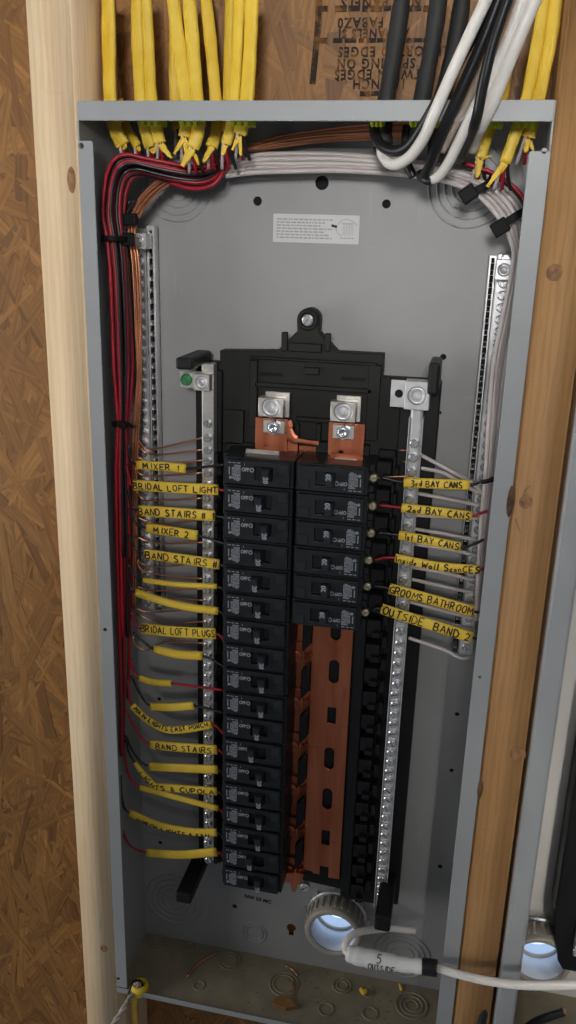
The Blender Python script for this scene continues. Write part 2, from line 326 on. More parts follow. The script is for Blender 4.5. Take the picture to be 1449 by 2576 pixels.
for pts in ([(1315, 1245), (1322, 1232), (1334, 1222)], [(1297, 1305), (1302, 1325), (1309, 1338)]):
    b = B(); tube(b, smooth_path([U(x, y, -.0006) for x, y in pts], 5), .0006, .0003, 6); obj('crack', b, M['knot'], s2)

# ================================================================ ENCLOSURES
def ring(bm, c, r, wdt, axis='Y', hgt=.0011, seg=40):
    n = Vector((0, -1, 0)) if axis == 'Y' else Vector((0, 0, 1))
    lathe(bm, c, n, [(r-wdt, -.0002), (r-wdt*.5, hgt), (r+wdt*.5, hgt), (r+wdt, -.0002)], seg); return bm
def px_hole(x, y, rpx, Y=D):
    c = U(x, y, Y); r = (U(x+rpx, y, Y)-c).length; return circle(c.x, c.z, r)
enc = thing('panel_enclosure', 'open grey steel breaker panel box set between the two wooden studs', 'panel box', (0, .04, -H))
holes = [px_hole(*h) for h in ((810, 460, 17), (648, 506, 11), (972, 513, 11), (1115, 898, 8), (1106, 1038, 5), (1150, 1797, 6), (1136, 1938, 5.5), (1107, 2180, 6), (590, 2280, 6), (400, 1759, 5), (403, 2120, 5))]
kc = U(733, 2334, D); holes.append([(kc.x+.0055*math.cos(a), kc.z+.0055*math.sin(a)) for a in [math.radians(-60+300*k/14) for k in range(15)]] + [(kc.x-.003, kc.z-.011), (kc.x+.003, kc.z-.011)])
obj('back_wall', plate([rect(-W2, W2, -H, 0)]+holes+[circle(conn1.x, conn1.z, .029, 28)], D, D+.0012), M['steel_in'], enc)
bm = B(); box(bm, -W2, -W2+.0012, .0014, D-.0002, -H, 0); obj('side_wall', bm, M['steel_in'], enc)
bm = B(); box(bm, W2-.0012, W2, .0014, D-.0002, -H, 0); obj('side_wall', bm, M['steel_in'], enc)
bm = B(); box(bm, -W2+.0014, W2-.0014, .0014, D-.0002, -.0014, -.0002); obj('top_wall', bm, M['steel_in'], enc)
bm = B(); box(bm, -W2+.0014, W2-.0014, .0014, D-.0002, -H+.0002, -H+.0014); obj('bottom_wall', bm, M['dust'], enc)
def rrect(x0, x1, z0, z1, r, n=4):
    pts = []
    for cx_, cz_, a0 in ((x1-r, z1-r, 0), (x0+r, z1-r, 90), (x0+r, z0+r, 180), (x1-r, z0+r, 270)):
        for k in range(n+1): a = math.radians(a0+90*k/n); pts.append((cx_+r*math.cos(a), cz_+r*math.sin(a)))
    return pts
obj('top_flange', plate([rrect(-W2+.0005, W2-.0008, -.0137, .0004, .0012)], -.0004, .0012, .0004), M['steel'], enc)
obj('side_flange', plate([rrect(-W2-.0002, -W2+.0126, -.888, -.0282, .0020)]+[px_hole(*h, 0) for h in ((205, 367, 6), (265, 1584, 4.5), (298, 2462, 4.5))], -.0004, .0012, .0004), M['steel'], enc)
obj('side_flange', plate([rrect(W2-.0150, W2+.0002, -.888, -.0328, .0020)]+[px_hole(*h, 0) for h in ((1369, 380, 6), (1207, 1703, 3.5))], -.0004, .0012, .0004), M['steel'], enc)
obj('bottom_flange', plate([rrect(-W2+.0003, W2-.0003, -H-.0002, -H+.0060, .0012)], -.0004, .0012, .0004), M['steel'], enc)
for x in (-W2+.0002, W2-.0014):
    bm = B(); box(bm, x, x+.0012, -.0002, .0013, -.0285, -.0140); obj('corner_tab', bm, M['steel'], enc)
def knockout(px, py, radii, Y=D, parent=enc, m='steel_in'):
    c = U(px, py, Y); bm = B()
    for r in radii: ring(bm, c, r, .0008)
    obj('knockout', bm, M[m], parent, True)
knockout(445, 462, (.014, .020, .026, .032)); knockout(1180, 468, (.014, .020, .026, .033)); knockout(440, 2262, (.014, .020, .027, .034)); knockout(1010, 2402, (.013, .019, .025, .031))
knockout(640, 2345, (.010, .014))
def bottom_ko(px, py, radii):       # on the floor of the box: meet the plane z = -H
    d = MR @ Vector(((px-724.5)/FPX, 1, -(py-1288)/FPX)); t = (-H+.0014-CP.z)/d.z; c = CP+d*t; bm = B()
    for r in radii: ring(bm, c, r, .0008, 'Z', .0012, 28)
    obj('knockout', bm, M['dust'], enc, True); return c
for k in ((398, 2372, (.006, .010)), (478, 2382, (.006,)), (578, 2418, (.008, .012)), (714, 2476, (.012, .016)), (860, 2480, (.006, .010)), (925, 2495, (.007,)), (1035, 2530, (.007, .012, .017)), (500, 2480, (.006,)), (820, 2540, (.008,)), (930, 2550, (.008,))):
    bottom_ko(*k)
obj('hole_shade_sheet', plate([rect(-W2+.004, W2-.004, -.77, -.004)], D+.0022, D+.0030), M['hole'], enc)  # added dark sheet behind the holes in place of their shade
# printed paper label on the back wall
c0, c1 = U(688, 537, D), U(902, 615, D)
lb = obj('paper_label', plate([rrect(c0.x, c1.x, c1.z, c0.z, .0012)], D-.0003, D-.0001), M['paper'], enc)
bm = B(); lw = c1.x-c0.x; lh = c0.z-c1.z; rr = random.Random(2)
for i, ln in enumerate((.63, .56, .50, .60, .56, .56, .64)):
    z = c0.z-lh*(.18+.107*i); x = c0.x+lw*.04
    while x < c0.x+lw*(.04+ln):
        l = rr.uniform(.0012, .0045); box(bm, x, x+l, D-.00040, D-.00032, z-.0007, z+.0005); x += l+.0009
for k in range(7): x = c0.x+lw*(.815+.018*k); box(bm, x, x+.0003, D-.0004, D-.00032, c0.z-lh*.70, c0.z-lh*.30)
box(bm, c0.x+lw*.80, c0.x+lw*.93, D-.0004, D-.00032, c0.z-lh*.31, c0.z-lh*.28)
tube(bm, smooth_path([Vector((c0.x+lw*u, D-.00036, c0.z-lh*v)) for u, v in ((.75, .35), (.80, .18), (.87, .15), (.94, .25), (.97, .35))], 5), .0003, .00004, 6)
tube(bm, smooth_path([Vector((c0.x+lw*u, D-.00036, c0.z-lh*v)) for u, v in ((.73, .45), (.75, .6), (.80, .72))], 5), .0003, .00004, 6)
for k in range(4): x = c0.x+lw*(.79+.04*k); box(bm, x, x+.0022, D-.0004, D-.00032, c0.z-lh*.82, c0.z-lh*.78)
obj('label_print', bm, M['paperink'], lb)
bm = B(); tube(bm, [Vector((c0.x+lw*u, D-.0004, c0.z-lh*v)) for u, v in ((.68, .36), (.71, .39), (.745, .41))], .0012, .00005, 6); obj('label_arrow', bm, M['ink'], lb)
pm = U(640, 2262, D-.0002); obj('part_stamp', text_mesh('NW 53 MC', .0065, (pm.x-.012, D-.0003, pm.z), math.radians(4), .0002), M['ink'], enc)
# second panel beyond the amber stud
X2 = .2206; Z2 = -.869
e2 = thing('panel_enclosure', 'brightly lit second panel box beyond the amber stud with one conduit connector', 'panel box', (X2+.18, .04, Z2))
obj('back_wall', plate([rect(X2, X2+.36, Z2, .0)]+[circle(conn2.x, conn2.z, .029, 28)], D, D+.0012), M['steel_two'], e2)
bm = B(); box(bm, X2, X2+.0012, .0014, D-.0002, Z2, 0); obj('side_wall', bm, M['steel_two'], e2)
bm = B(); box(bm, X2+.36, X2+.3612, .0014, D-.0002, Z2, 0); obj('side_wall', bm, M['steel_two'], e2)
bm = B(); box(bm, X2+.0014, X2+.3598, .0014, D-.0002, -.0014, 0); obj('top_wall', bm, M['steel_two'], e2)
bm = B(); box(bm, X2+.0014, X2+.3598, .0014, D-.0002, Z2, Z2+.0012); obj('bottom_wall', bm, M['dust'], e2)
bm = B(); box(bm, X2-.0004, X2+.0185, -.0060, .0012, Z2+.004, -.03, .0034, 4); obj('side_flange', bm, M['steel'], e2, True)
obj('bottom_flange', plate([rrect(X2+.02, X2+.36, Z2-.0002, Z2+.006, .001)], -.0004, .0012, .0004), M['steel'], e2)
# chassis edge of the second panel
c2 = thing('breaker_chassis', 'black plastic chassis edge inside the brightly lit second panel', 'chassis', (.30, .07, -.75))
bm = B(); a = U(1423, 2100, .055)
me = plate([[(a.x, -.48), (a.x, -.735), (a.x+.010, -.79), (a.x+.016, -.80), (a.x+.05, -.80), (a.x+.05, -.48)]], .05, D-.002, .001); obj('base', me, M['plastic'], c2)
bm = B(); box(bm, a.x+.022, a.x+.034, .043, .052, -.775, -.50, .0012); bar2 = obj('bar', bm, M['alu'], c2)
for k in range(20):
    bm = B(); cyl(bm, (a.x+.028, .0425, -.51-.013*k), (0, -1, 0), .0035, .003, 10); obj('screw', bm, M['screw'], c2)

# conduit connectors: locknut, ridged bushing, white pipe through the wall
def connector(x, z, label, par_y=.056):
    t = thing('conduit_connector', label, 'connector', (x, D, z), 'pipe connectors in the panel backs')
    bm = B(); lathe(bm, (x, 0, z), (0, 1, 0), [(.0285, D-.0045), (.0335, D-.0045), (.0345, D-.003), (.0345, D-.0012), (.0335, D-.0002), (.0285, D-.0002), (.0285, D-.0045)], 40)
    obj('locknut', bm, M['galv'], t, True)
    for k in range(8):
        a = 2*math.pi*k/8; bm = B(); box(bm, -.004, .004, D-.0043, D-.0004, .0340, .0368); bmesh.ops.rotate(bm, verts=bm.verts[:], matrix=Matrix.Rotation(a, 3, 'Y')); bmesh.ops.translate(bm, verts=bm.verts[:], vec=(x, 0, z)); obj('locknut_lug', bm, M['galv'], t)
    bm = B(); lathe(bm, (x, 0, z), (0, 1, 0), [(.0252, par_y+.0005), (.0270, par_y-.0005), (.0300, par_y), (.0316, par_y+.002), (.0318, D-.006), (.0295, D-.0047), (.0255, D-.0047), (.0252, par_y+.0005)], 44)
    obj('bushing', bm, M['pvc'], t, True)
    bm = B()
    for k in range(26):
        a = 2*math.pi*k/26; n0 = len(bm.verts); r = box(bm, -.0017, .0017, par_y+.006, D-.0066, .0312, .0330, .0006)
        bm.verts.ensure_lookup_table(); vs = bm.verts[n0:]; bmesh.ops.rotate(bm, verts=vs, matrix=Matrix.Rotation(a, 3, 'Y')); bmesh.ops.translate(bm, verts=vs, vec=(x, 0, z))
    obj('ridges', bm, M['pvc'], t)
    bm = B(); lathe(bm, (x, 0, z), (0, 1, 0), [(.0250, par_y+.003), (.0240, par_y+.003), (.0240, .106), (.0250, .106), (.0250, par_y+.003)], 40)
    obj('pipe', bm, M['pipe'], t, True)
    bm = B(); lathe(bm, (x, 0, z), (0, 1, 0), [(.0240, .086), (.0222, .0875), (.0222, .0905), (.0240, .092)], 40); obj('pipe_lip', bm, M['pvc'], t, True)
connector(conn1.x, conn1.z, 'ridged pipe connector glowing with daylight in the open grey panel')
connector(conn2.x, conn2.z, 'ridged pipe connector glowing with daylight in the brightly lit second panel')

# ================================================================ CHASSIS WITH BUS BARS
ch = thing('breaker_chassis', 'black plastic breaker chassis with copper bus bars down the panel middle', 'chassis', (0, D, -.76))
YB = .064
def X_(px, py, Y): return U(px, py, Y).x
tabc = U(775, 805, YB)
outl = [(-.0825, -.1950), (-.030, -.1925), (tabc.x-.0095, tabc.z-.010)]
outl += [(tabc.x+.0100*math.cos(math.radians(a)), tabc.z+.0100*math.sin(math.radians(a))) for a in range(180, -1, -20)]
outl += [(tabc.x+.0095, tabc.z-.010), (.0235, -.1905), (.0645, -.1905), (.0645, -.2105), (.1085, -.2105), (.1085, -.765), (-.1035, -.752), (-.1035, -.2060), (-.0825, -.2060)]
obj('base', plate([outl, circle(tabc.x, tabc.z, .0042)], YB, D-.004, .0008), M['chassis'], ch)
def pbox(x0, y0, x1, y1, Y, Yb, m='chassis', name='rib', par=None, bev=.0006):
    a, b_ = U(x0, y0, Y), U(x1, y1, Y); bm = B(); box(bm, a.x, b_.x, Y, Yb, min(a.z, b_.z), max(a.z, b_.z), bev); return obj(name, bm, M[m], par or ch)
bm = B(); lathe(bm, (tabc.x, 0, tabc.z), (0, -1, 0), [(.0062, -YB), (.0062, -YB+.003), (.0088, -YB+.003), (.0092, -YB)], 24); obj('screw_collar', bm, M['chassis'], ch, True)
def screw(parent, c, r=.0052, m='screw', h=.0022, ang=.6, name='screw'):
    bm = B(); lathe(bm, c, (0, -1, 0), [(r*.97, -.003), (r, 0), (r*.93, h*.7), (r*.72, h)], 16)
    d = Vector((math.cos(ang), 0, math.sin(ang))); e = Vector((-d.z, 0, d.x)); hw = r*.14; f = Vector(c)+Vector((0, -h, 0))
    # head cap split by a real slot
    for sg in (-1, 1):
        pts = []
        for k in range(9):
            a = math.pi*k/8; q = d*(math.cos(a)*r*.72)+e*(sg*max(hw, math.sin(a)*r*.72)); pts.append(f+q)
        vs = [bm.verts.new(q) for q in pts]; bm.faces.new(vs)
    q0 = [f+d*(.7*r*s1_)+e*(hw*s2_)+Vector((0, h*.55, 0)) for s1_, s2_ in ((-1, -1), (1, -1), (1, 1), (-1, 1))]; bm.faces.new([bm.verts.new(q) for q in q0])
    return obj(name, bm, M[m], parent)
screw(ch, (tabc.x, YB-.001, tabc.z), .0054, ang=1.0)
# moulded details of the upper plate
pbox(727, 862, 808, 888, YB-.004, YB+.001, name='rib'); pbox(708, 835, 722, 884, YB-.003, YB+.001); pbox(818, 838, 830, 884, YB-.003, YB+.001)
for r_ in ((628, 906, 645, 1075), (928, 918, 948, 1110), (628, 902, 948, 914), (640, 972, 935, 980), (764, 924, 802, 944), (745, 1048, 835, 1066), (742, 1066, 752, 1120), (796, 1066, 806, 1120), (560, 1030, 612, 1120), (566, 1110, 640, 1150)):
    pbox(*r_, YB-.004, YB+.001)
for r_ in ((652, 936, 712, 948), (858, 948, 918, 960)): pbox(*r_, YB-.0008, YB+.001, 'hole', 'slot', bev=0)
# side rails that carry the neutral bars
for x0, x1, zb in ((-.104, -.079, -.752), (.082, .116, -.765)):
    bm = B(); box(bm, x0, x1, .059, D-.003, zb, -.212, .001); obj('side_rail', bm, M['plastic'], ch)
    for k in range(20):
        z = -.292-.0254*k*.92; bm = B(); sx = x1-.004 if x0 < 0 else x0; box(bm, sx, sx+.004, .046, .060, z-.006, z+.006, .0006); obj('rail_tooth', bm, M['plastic'], ch)
# four posts standing towards the viewer
for px, py, wd, ht, yf, yb in ((508, 890, .0100, .0085, .016, .074), (1102, 915, .0062, .022, .030, .074), (502, 2175, .0115, .011, .012, .074), (985, 2200, .0105, .016, -.003, .074)):
    c = U(px, py, .06); bm = B(); box(bm, c.x-wd, c.x+wd*.5, yf, yb, c.z-ht, c.z+ht*.2, .0022, 2)
    obj('post', bm, M['plastic'], ch, False)
# right bus bar with slots
bx0, bx1 = .0145, .0535; by = .050; btop, bbot = -.405, -.737
sl = []
for px, py, kind in ((845, 1580, 0), (840, 1690, 0), (834, 1800, 1), (828, 1908, 0), (823, 2010, 0), (819, 2108, 1)):
    c = U(px, py, by); sl.append(slot(c.x, c.z, .0098, .0255) if kind == 0 else rect(c.x-.0043, c.x+.0043, c.z-.009, c.z+.009))
cn = U(815, 2196, by)
bus_out = [(bx0, btop), (bx0, bbot+.005), (cn.x-.012, bbot+.004), (cn.x-.012, bbot+.002), (cn.x-.0045, bbot+.002), (cn.x-.0045, bbot+.013), (cn.x+.0045, bbot+.013), (cn.x+.0045, bbot), (bx1, bbot), (bx1, btop)]
obj('bus_bar', plate([bus_out]+sl, by, by+.0028, .0003), M['copper'], ch)
obj('bus_backing', plate([rect(.010, .058, -.742, -.27)], by+.004, YB+.001), M['plastic'], ch)
# left bus bar under the breakers with bent stab fingers in the middle
bm = B(); box(bm, -.045, -.006, .050, .0528, -.735, -.27); obj('bus_bar', bm, M['copper'], ch)
bm = B(); box(bm, -.002, .0135, .059, YB+.001, -.742, -.27); obj('centre_spine', bm, M['plastic'], ch)
bm = B(); box(bm, -.0055, .0140, .0568, .0585, -.735, -.275); obj('stab_plate', bm, M['copper'], ch)
for k in range(7):
    z = -.4445-.0508*k+.004
    bm = B()
    if k < 6:
        me = plate([[(.0065, z-.002), (.0140, z+.006), (.0140, z-.024), (.0065, z-.033)]], .041, .049, .0004); obj('stab_insulator', me, M['plastic'], ch)
    zt = z+.016
    bm = B(); box(bm, -.006, .0143, .0525, .0547, zt-.016, zt+.006, .0003); obj('stab_bridge', bm, M['copper'], ch)
    for xx in (-.004, .0055):
        bm = B(); box(bm, xx, xx+.0022, .046 if xx < 0 else .047, .0545, zt-.010, zt+.001, .0004); obj('stab', bm, M['copper'], ch)
    bm = B(); tube(bm, smooth_path([Vector(p) for p in ((-.005, .050, zt-.006), (.000, .050, zt-.004), (.004, .051, zt-.008), (.011, .050, zt-.006), (.0145, .049, zt-.002))], 4), .0030, .0006, 6); obj('stab_spring', bm, M['copper'], ch)
tail = U(735, 2215, .045); me = plate([[(-.010, -.738), (.016, -.735), (.014, -.748), (.010, -.750), (.008, -.760), (.004, -.760), (.002, -.750), (-.006, -.749), (-.010, -.752)]], .046, .049, .0003); obj('bus_tail', me, M['copper'], ch)
bs = U(768, 2228, .062); screw(ch, (bs.x, .060, bs.z), .0058)
bm = B(); box(bm, .058, .0945, .058, D-.004, -.768, -.745, .001); obj('foot', bm, M['plastic'], ch)
# hook rail right of the bus bar
bm = B(); box(bm, .0555, .066, .046, YB+.002, -.755, -.28, .001); obj('hook_rail', bm, M['plastic'], ch)
for k in range(19):
    z = -.288-.0254*k; bm = B(); box(bm, .066, .0795, .047, .062, z-.0085, z+.0065, .0008); box(bm, .0720, .0795, .040, .0475, z-.0085, z-.0035, .0006); obj('hook', bm, M['plastic'], ch)
    bm = B(); box(bm, .0660, .0815, .0585, .0645, z+.008, z+.0145, .0006); obj('hook_bridge', bm, M['plastic'], ch)
# main lugs on copper pads
def main_lug(x0, y0, x1, y1, bx0_, by0_, bx1_, by1_, cx0, cy0, cx1, cy1):
    yl = .034
    a, b_ = U(cx0, cy0, .047), U(cx1, cy1, .047); me = plate([[(a.x, a.z), (b_.x, a.z), (b_.x, b_.z-.012), (a.x, b_.z-.012)], circle((a.x+b_.x)/2-.004, b_.z-.001, .0022)], .047, .0495, .0003); obj('lug_pad', me, M['copper'], ch)
    a, b_ = U(x0, y0, yl), U(x1, y1, yl); cxm, czm = (a.x+b_.x)/2, (a.z+b_.z)/2; rs = (b_.x-a.x)*.36
    lg = obj('lug', plate([rect(a.x, b_.x, b_.z, a.z), circle(cxm, czm, rs, 24)], yl, yl+.013, .0005), M['tin'], ch)
    bm = B(); lathe(bm, (cxm, 0, czm), (0, 1, 0), [(rs*.98, yl+.0122), (rs*.97, yl+.0014), (rs*.80, yl+.0008), (rs*.62, yl+.0014), (rs*.50, yl+.004), (rs*.46, yl+.008), (.0001, yl+.0085)], 24); obj('set_screw', bm, M['alu'], lg, True)
    bm = B(); box(bm, a.x+.003, b_.x+.0025, yl+.0135, yl+.016, b_.z-.002, a.z+.0035, .0003); obj('lug_back', bm, M['tin'], lg)
    a, b_ = U(bx0_, by0_, .043), U(bx1_, by1_, .043); bm = B(); box(bm, a.x, b_.x, .0425, .0468, b_.z, a.z, .0004); obj('lug_tongue', bm, M['tin'], lg)
    c = ((a.x+b_.x)/2, .0425, (a.z+b_.z)/2); bm = B(); cyl(bm, c, (0, -1, 0), .0066, .006, 6); bt = obj('hex_bolt', bm, M['screw'], lg)
    bm = B(); lathe(bm, c, (0, -1, 0), [(.0048, .003), (.0044, .0042), (.0028, .0042), (.0024, .0032), (.0001, .0032)], 16); obj('socket', bm, M['screw'], bt, True)
main_lug(650, 1000, 712, 1052, 663, 1056, 716, 1092, 643, 1050, 722, 1125)
main_lug(832, 1010, 893, 1064, 838, 1067, 890, 1106, 828, 1062, 914, 1140)
a = U(722, 1065, .047); bm = B(); tube(bm, smooth_path([U(718, 1060, .046), U(726, 1085, .046), U(740, 1105, .046), U(770, 1112, .047), U(802, 1116, .048)], 5), [.006]*4+[.0045]*8+[.0022]*9, .0012, 8); obj('lug_pad_tail', bm, M['copper'], ch)
pbox(618, 1129, 702, 1147, .030, .032, 'tin', 'bus_cap', bev=.0003); pbox(832, 1140, 912, 1172, .036, .038, 'copper', 'bus_cap', bev=.0003); pbox(842, 1152, 898, 1168, .034, .036, 'tin', 'bus_cap', bev=.0003)

# ================================================================ NEUTRAL AND GROUND BARS
def bar_thing(name, label, cat, x0, x1, y0, y1, z0, z1, m, bev=.0012, group=None):
    t = thing(name, label, cat, ((x0+x1)/2, y1, z0), group); bm = B(); box(bm, x0, x1, y0, y1, z0, z1, bev, 2); obj('bar', bm, M[m], t); return t
nl = bar_thing('neutral_bar', 'tinned screw terminal bar carrying green bonding screw beside the yellow tagged breakers', 'terminal bar', -.0945, -.0830, .047, .058, -.740, -.205, 'tin')
SCR = [(518, 1066), (517, 1101), (517, 1133), (518, 1160), (520, 1190), (518, 1216)]
z = -.2665; k = 0
zz = [U(518, y, .046).z for y in (1066, 1101, 1133, 1160, 1190)]
for z in zz: screw(nl, (-.0885, .0468, z), .0040, ang=random.uniform(0, 3), h=.0018)
z = zz[-1]
SM = {}
rs_ = random.Random(11)
def screw_shared(parent, c, r, m, h, key):
    k = (key, rs_.randrange(5))
    if k not in SM:
        o = screw(parent, (0, 0, 0), r, m, h, rs_.uniform(0, 3)); SM[k] = o.data; o.location = c; return o
    o = obj('screw', SM[k], None, parent); o.location = c; return o
while z > -.728:
    z -= .0117
    screw_shared(nl, (-.0885-rs_.uniform(0, .0016), .0462-rs_.uniform(0, .002), z), .0042, 'screw', .002, 'nl')
def lug_block(t, x0, y0, x1, y1, Y, m='tin', depth=.013, side='R'):
    a, b_ = U(x0, y0, Y), U(x1, y1, Y); cxm, czm = (a.x+b_.x)/2, (a.z+b_.z)/2; rs = min(b_.x-a.x, a.z-b_.z)*.37
    lg = obj('lug', plate([rrect(a.x, b_.x, b_.z, a.z, .0008), circle(cxm, czm, rs, 24)], Y, Y+depth, .0006), M[m], t)
    bm = B(); lathe(bm, (cxm, 0, czm), (0, 1, 0), [(rs*.98, Y+depth-.001), (rs*.97, Y+.0016), (rs*.82, Y+.0008), (rs*.62, Y+.0014), (rs*.5, Y+.004), (rs*.44, Y+.007), (.0001, Y+.0075)], 24); obj('set_screw', bm, M['alu'], lg, True); return lg
lug_block(nl, 486, 940, 527, 985, .038)
a, b_ = U(452, 932, .046), U(487, 977, .046); obj('bonding_strap', plate([rrect(a.x, b_.x+.012, b_.z, a.z, .0006)], .046, .0478, .0003), M['tin'], nl)
screw(nl, ((a.x+b_.x)/2, .0450, (a.z+b_.z)/2), .0056, 'green', ang=-.6)
nr = bar_thing('neutral_bar', 'glossy screw terminal bar carrying white wires and crossed by the handwritten tags', 'terminal bar', .0925, .1030, .044, .055, -.758, -.228, 'alu', .0022)
lug_block(nr, 1020, 958, 1078, 1034, .034, 'alu', .015)
a, b_ = U(985, 955, .046), U(1028, 1026, .046); obj('strap', plate([rrect(a.x, b_.x, b_.z, a.z, .0006), circle((a.x+b_.x)/2-.001, (a.z+b_.z)/2, .0035)], .046, .0475, .0003), M['alu'], nr)
z = -.262
while z > -.752:
    screw_shared(nr, (.0975+rs_.uniform(-.0005, .0005), .0435-rs_.uniform(0, .001), z), .0043, 'screw', .0022, 'nr'); z -= .0127 if z > -.44 else .0107
for x in (.0917, .1032):
    bm = B(); box(bm, x, x+.0006, .043, .056, -.758, -.240); obj('guard_edge', bm, M['paper'], nr)
gl = thing('ground_bar', 'square holed grounding bar on the back wall behind bare copper wires', 'terminal bar', (-.157, D, -.465), 'ground bars')
bm = B(); box(bm, -.1665, -.1535, .070, D-.0005, -.462, -.092, .001); obj('bar', bm, M['alu'], gl)
hol = []; z = -.096
while z > -.455: hol.append(rect(-.1505, -.1478, z-.0020, z+.0020)); z -= .0098
obj('strip', plate([rect(-.1530, -.1458, -.462, -.090)]+hol, .072, D-.002, .0002), M['alu'], gl)
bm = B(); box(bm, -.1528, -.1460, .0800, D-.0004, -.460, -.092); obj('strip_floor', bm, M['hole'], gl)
z = -.101
while z > -.456:
    screw_shared(gl, (-.1600, .0690, z), .0046, 'screw', .0032, 'gl'); z -= .0098
lug_block(gl, 328, 586, 368, 627, .055, 'alu', .014)
gr = thing('ground_bar', 'perforated grounding bar on the back wall half hidden by white wires', 'terminal bar', (.157, D, -.47), 'ground bars')
bm = B(); box(bm, .1525, .1655, .070, D-.0005, -.470, -.104, .001); obj('bar', bm, M['alu'], gr)
hol = []; z = -.110
while z > -.465: hol.append(rect(.1478, .1503, z-.0020, z+.0020)); z -= .0098
obj('strip', plate([rect(.1462, .1520, -.470, -.106)]+hol, .073, D-.002, .0002), M['alu'], gr)
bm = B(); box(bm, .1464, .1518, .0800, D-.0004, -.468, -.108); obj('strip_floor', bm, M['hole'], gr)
z = -.108
while z > -.466:
    screw_shared(gr, (.1592, .0695, z), .0041, 'screw', .0024, 'gr'); z -= .0098
lug_block(gr, 1250, 652, 1286, 706, .058, 'alu', .014)

# ================================================================ BREAKERS
PITCH_Z = .0254; Z0 = -.2909
def breaker_meshes():
    d = {}
    L = .0660; hz = .0124
    bm = B(); box(bm, .0035, L, .0138, .056, -hz, hz, .0007)
    box(bm, -.0005, .0045, .034, .054, -hz, hz, .0006); box(bm, -.0004, .0045, .0250, .0345, -hz, -hz+.006, .0005); box(bm, -.0004, .0045, .0250, .0345, hz-.006, hz, .0005)
    d['body'] = bm
    d['cover'] = plate([rrect(.0062, .0632, -.0108, .0108, .0008), rect(.0318, .0480, -.0062, .0062)], .0094, .0137, .0004)
    bm = B(); box(bm, .0535, .0618, .0088, .0096, .001, .0096, .0003); d['tab'] = bm
    bm = B(); vs = []
    for y, x0, x1, zz_ in ((.0136, -.0052, .0052, .0058), (.0045, -.0034, .0034, .0056), (.0032, -.0026, .0026, .0048)):
        vs.append([bm.verts.new((x, y, z_)) for x, z_ in ((x0, -zz_), (x1, -zz_), (x1, zz_), (x0, zz_))])
    for p, q in zip(vs, vs[1:]):
        for k in range(4): bm.faces.new((p[k], p[(k+1) % 4], q[(k+1) % 4], q[k]))
    bm.faces.new(vs[-1]); d['handle'] = bm
    d['rating'] = text_mesh('20', .0060, (-.0010, .0029, -.0006), math.pi/2, .0003, 'LEFT', .00005)
    bm = B(); yy0, yy1 = .00925, .00935; rg = random.Random(4)
    def bar(x0, x1, z0, z1): box(bm, x0, x1, yy0, yy1, z0, z1)
    for k in range(3): bar(.0085+.0040*k, .0085+.0040*k+.0028, .0078, .0086)
    for k in range(8):           # block of tiny upright print, illegible at this distance
        x = .0118+.0010*k; z_ = .0064-(.0022 if k < 2 else 0)
        while z_ > -.0062:
            l = rg.uniform(.0008, .0026); bar(x, x+.0007, z_-l, z_); z_ -= l+rg.uniform(.0003, .0007)
    bar(.0090, .0099, -.0028, .0042); cyl(bm, (.0105, .0093, -.0052), (0, -1, 0), .0014, .0001, 14)
    bar(.0228, .0232, .0062, .0086)
    d['print'] = bm
    ms = text_mesh('OFF', .0045, (.0205, .0093, .0012), 0, .0002, 'LEFT', .00004, .85)
    d['print'].from_mesh(ms); bpy.data.meshes.remove(ms)
    lathe(d['print'], (.0296, .0093, .0028), (0, -1, 0), [(.0011, 0), (.0020, 0)], 16)
    bm = B(); lathe(bm, (.0005, 0, 0), (0, -1, 0), [(.0045, -.036), (.0045, -.0275), (.0040, -.0262), (.0028, -.0262)], 16); lathe(bm, (.0005, 0, 0), (0, -1, 0), [(.0028, -.0262), (.0024, -.0275), (.0001, -.0275)], 12); d['terminal_screw'] = bm
    out = {}
    mt = {'body': 'breaker', 'cover': 'breaker', 'tab': 'handle', 'handle': 'handle', 'rating': 'print', 'print': 'print', 'terminal_screw': 'brass'}
    for k, v in d.items():
        if isinstance(v, bmesh.types.BMesh):
            me = bpy.data.meshes.new(k)
            if k != 'print': bmesh.ops.recalc_face_normals(v, faces=v.faces[:])
            v.to_mesh(me); v.free()
        else: me = v
        me.materials.append(M[mt[k]]); out[k] = me
    return out
BM_ = breaker_meshes()
TS = screw(None, (0, 0, 0), .0037, 'brass', .002, .4, 'terminal_screw'); TSD = TS.data; bpy.data.objects.remove(TS)
def breaker(x, z, flip, hpos, label, group):
    t = thing('circuit_breaker', label, 'breaker', (x+random.uniform(-.0004, .0004), random.uniform(-.0004, .0003), z), group, inv=False)
    t.rotation_euler = (random.uniform(-.006, .006), (math.pi if flip else 0)+random.uniform(-.004, .004), random.uniform(-.008, .008))
    for k in ('body', 'cover', 'tab', 'print'): obj(k, BM_[k], None, t)
    if flip: o = obj('terminal_screw', TSD, None, t); o.location = (.0005, .0275, 0); o.rotation_euler = (0, random.uniform(0, 3), 0)
    h = obj('handle', BM_['handle'], None, t); h.location = (hpos, 0, 0); obj('rating', BM_['rating'], None, h)
    return t
LN = ['MIXER 1', 'BRIDAL LOFT LIGHT', 'BAND STAIRS number 1', 'MIXER 2', 'BAND STAIRS cut off after the number sign', None, None, 'BRIDAL LOFT PLUGS', None, None, None, 'long curved scribbled', 'BAND STAIRS', None, 'kinked LIGHTS', 'thin sagging scribbled', 'wide sagging scribbled', None]
ordn = ['first', 'second', 'third', 'fourth', 'fifth', 'sixth', 'seventh', 'eighth', 'ninth', 'tenth', 'eleventh', 'twelfth', 'thirteenth', 'fourteenth', 'fifteenth', 'sixteenth', 'seventeenth', 'eighteenth']
hp = [.0425, .0372, .0425, .0372, .0345, .0378, .0378, .0425, .0425, .0425, .0385, .0340, .0425, .0425, .0425, .0425, .0335, .0425]
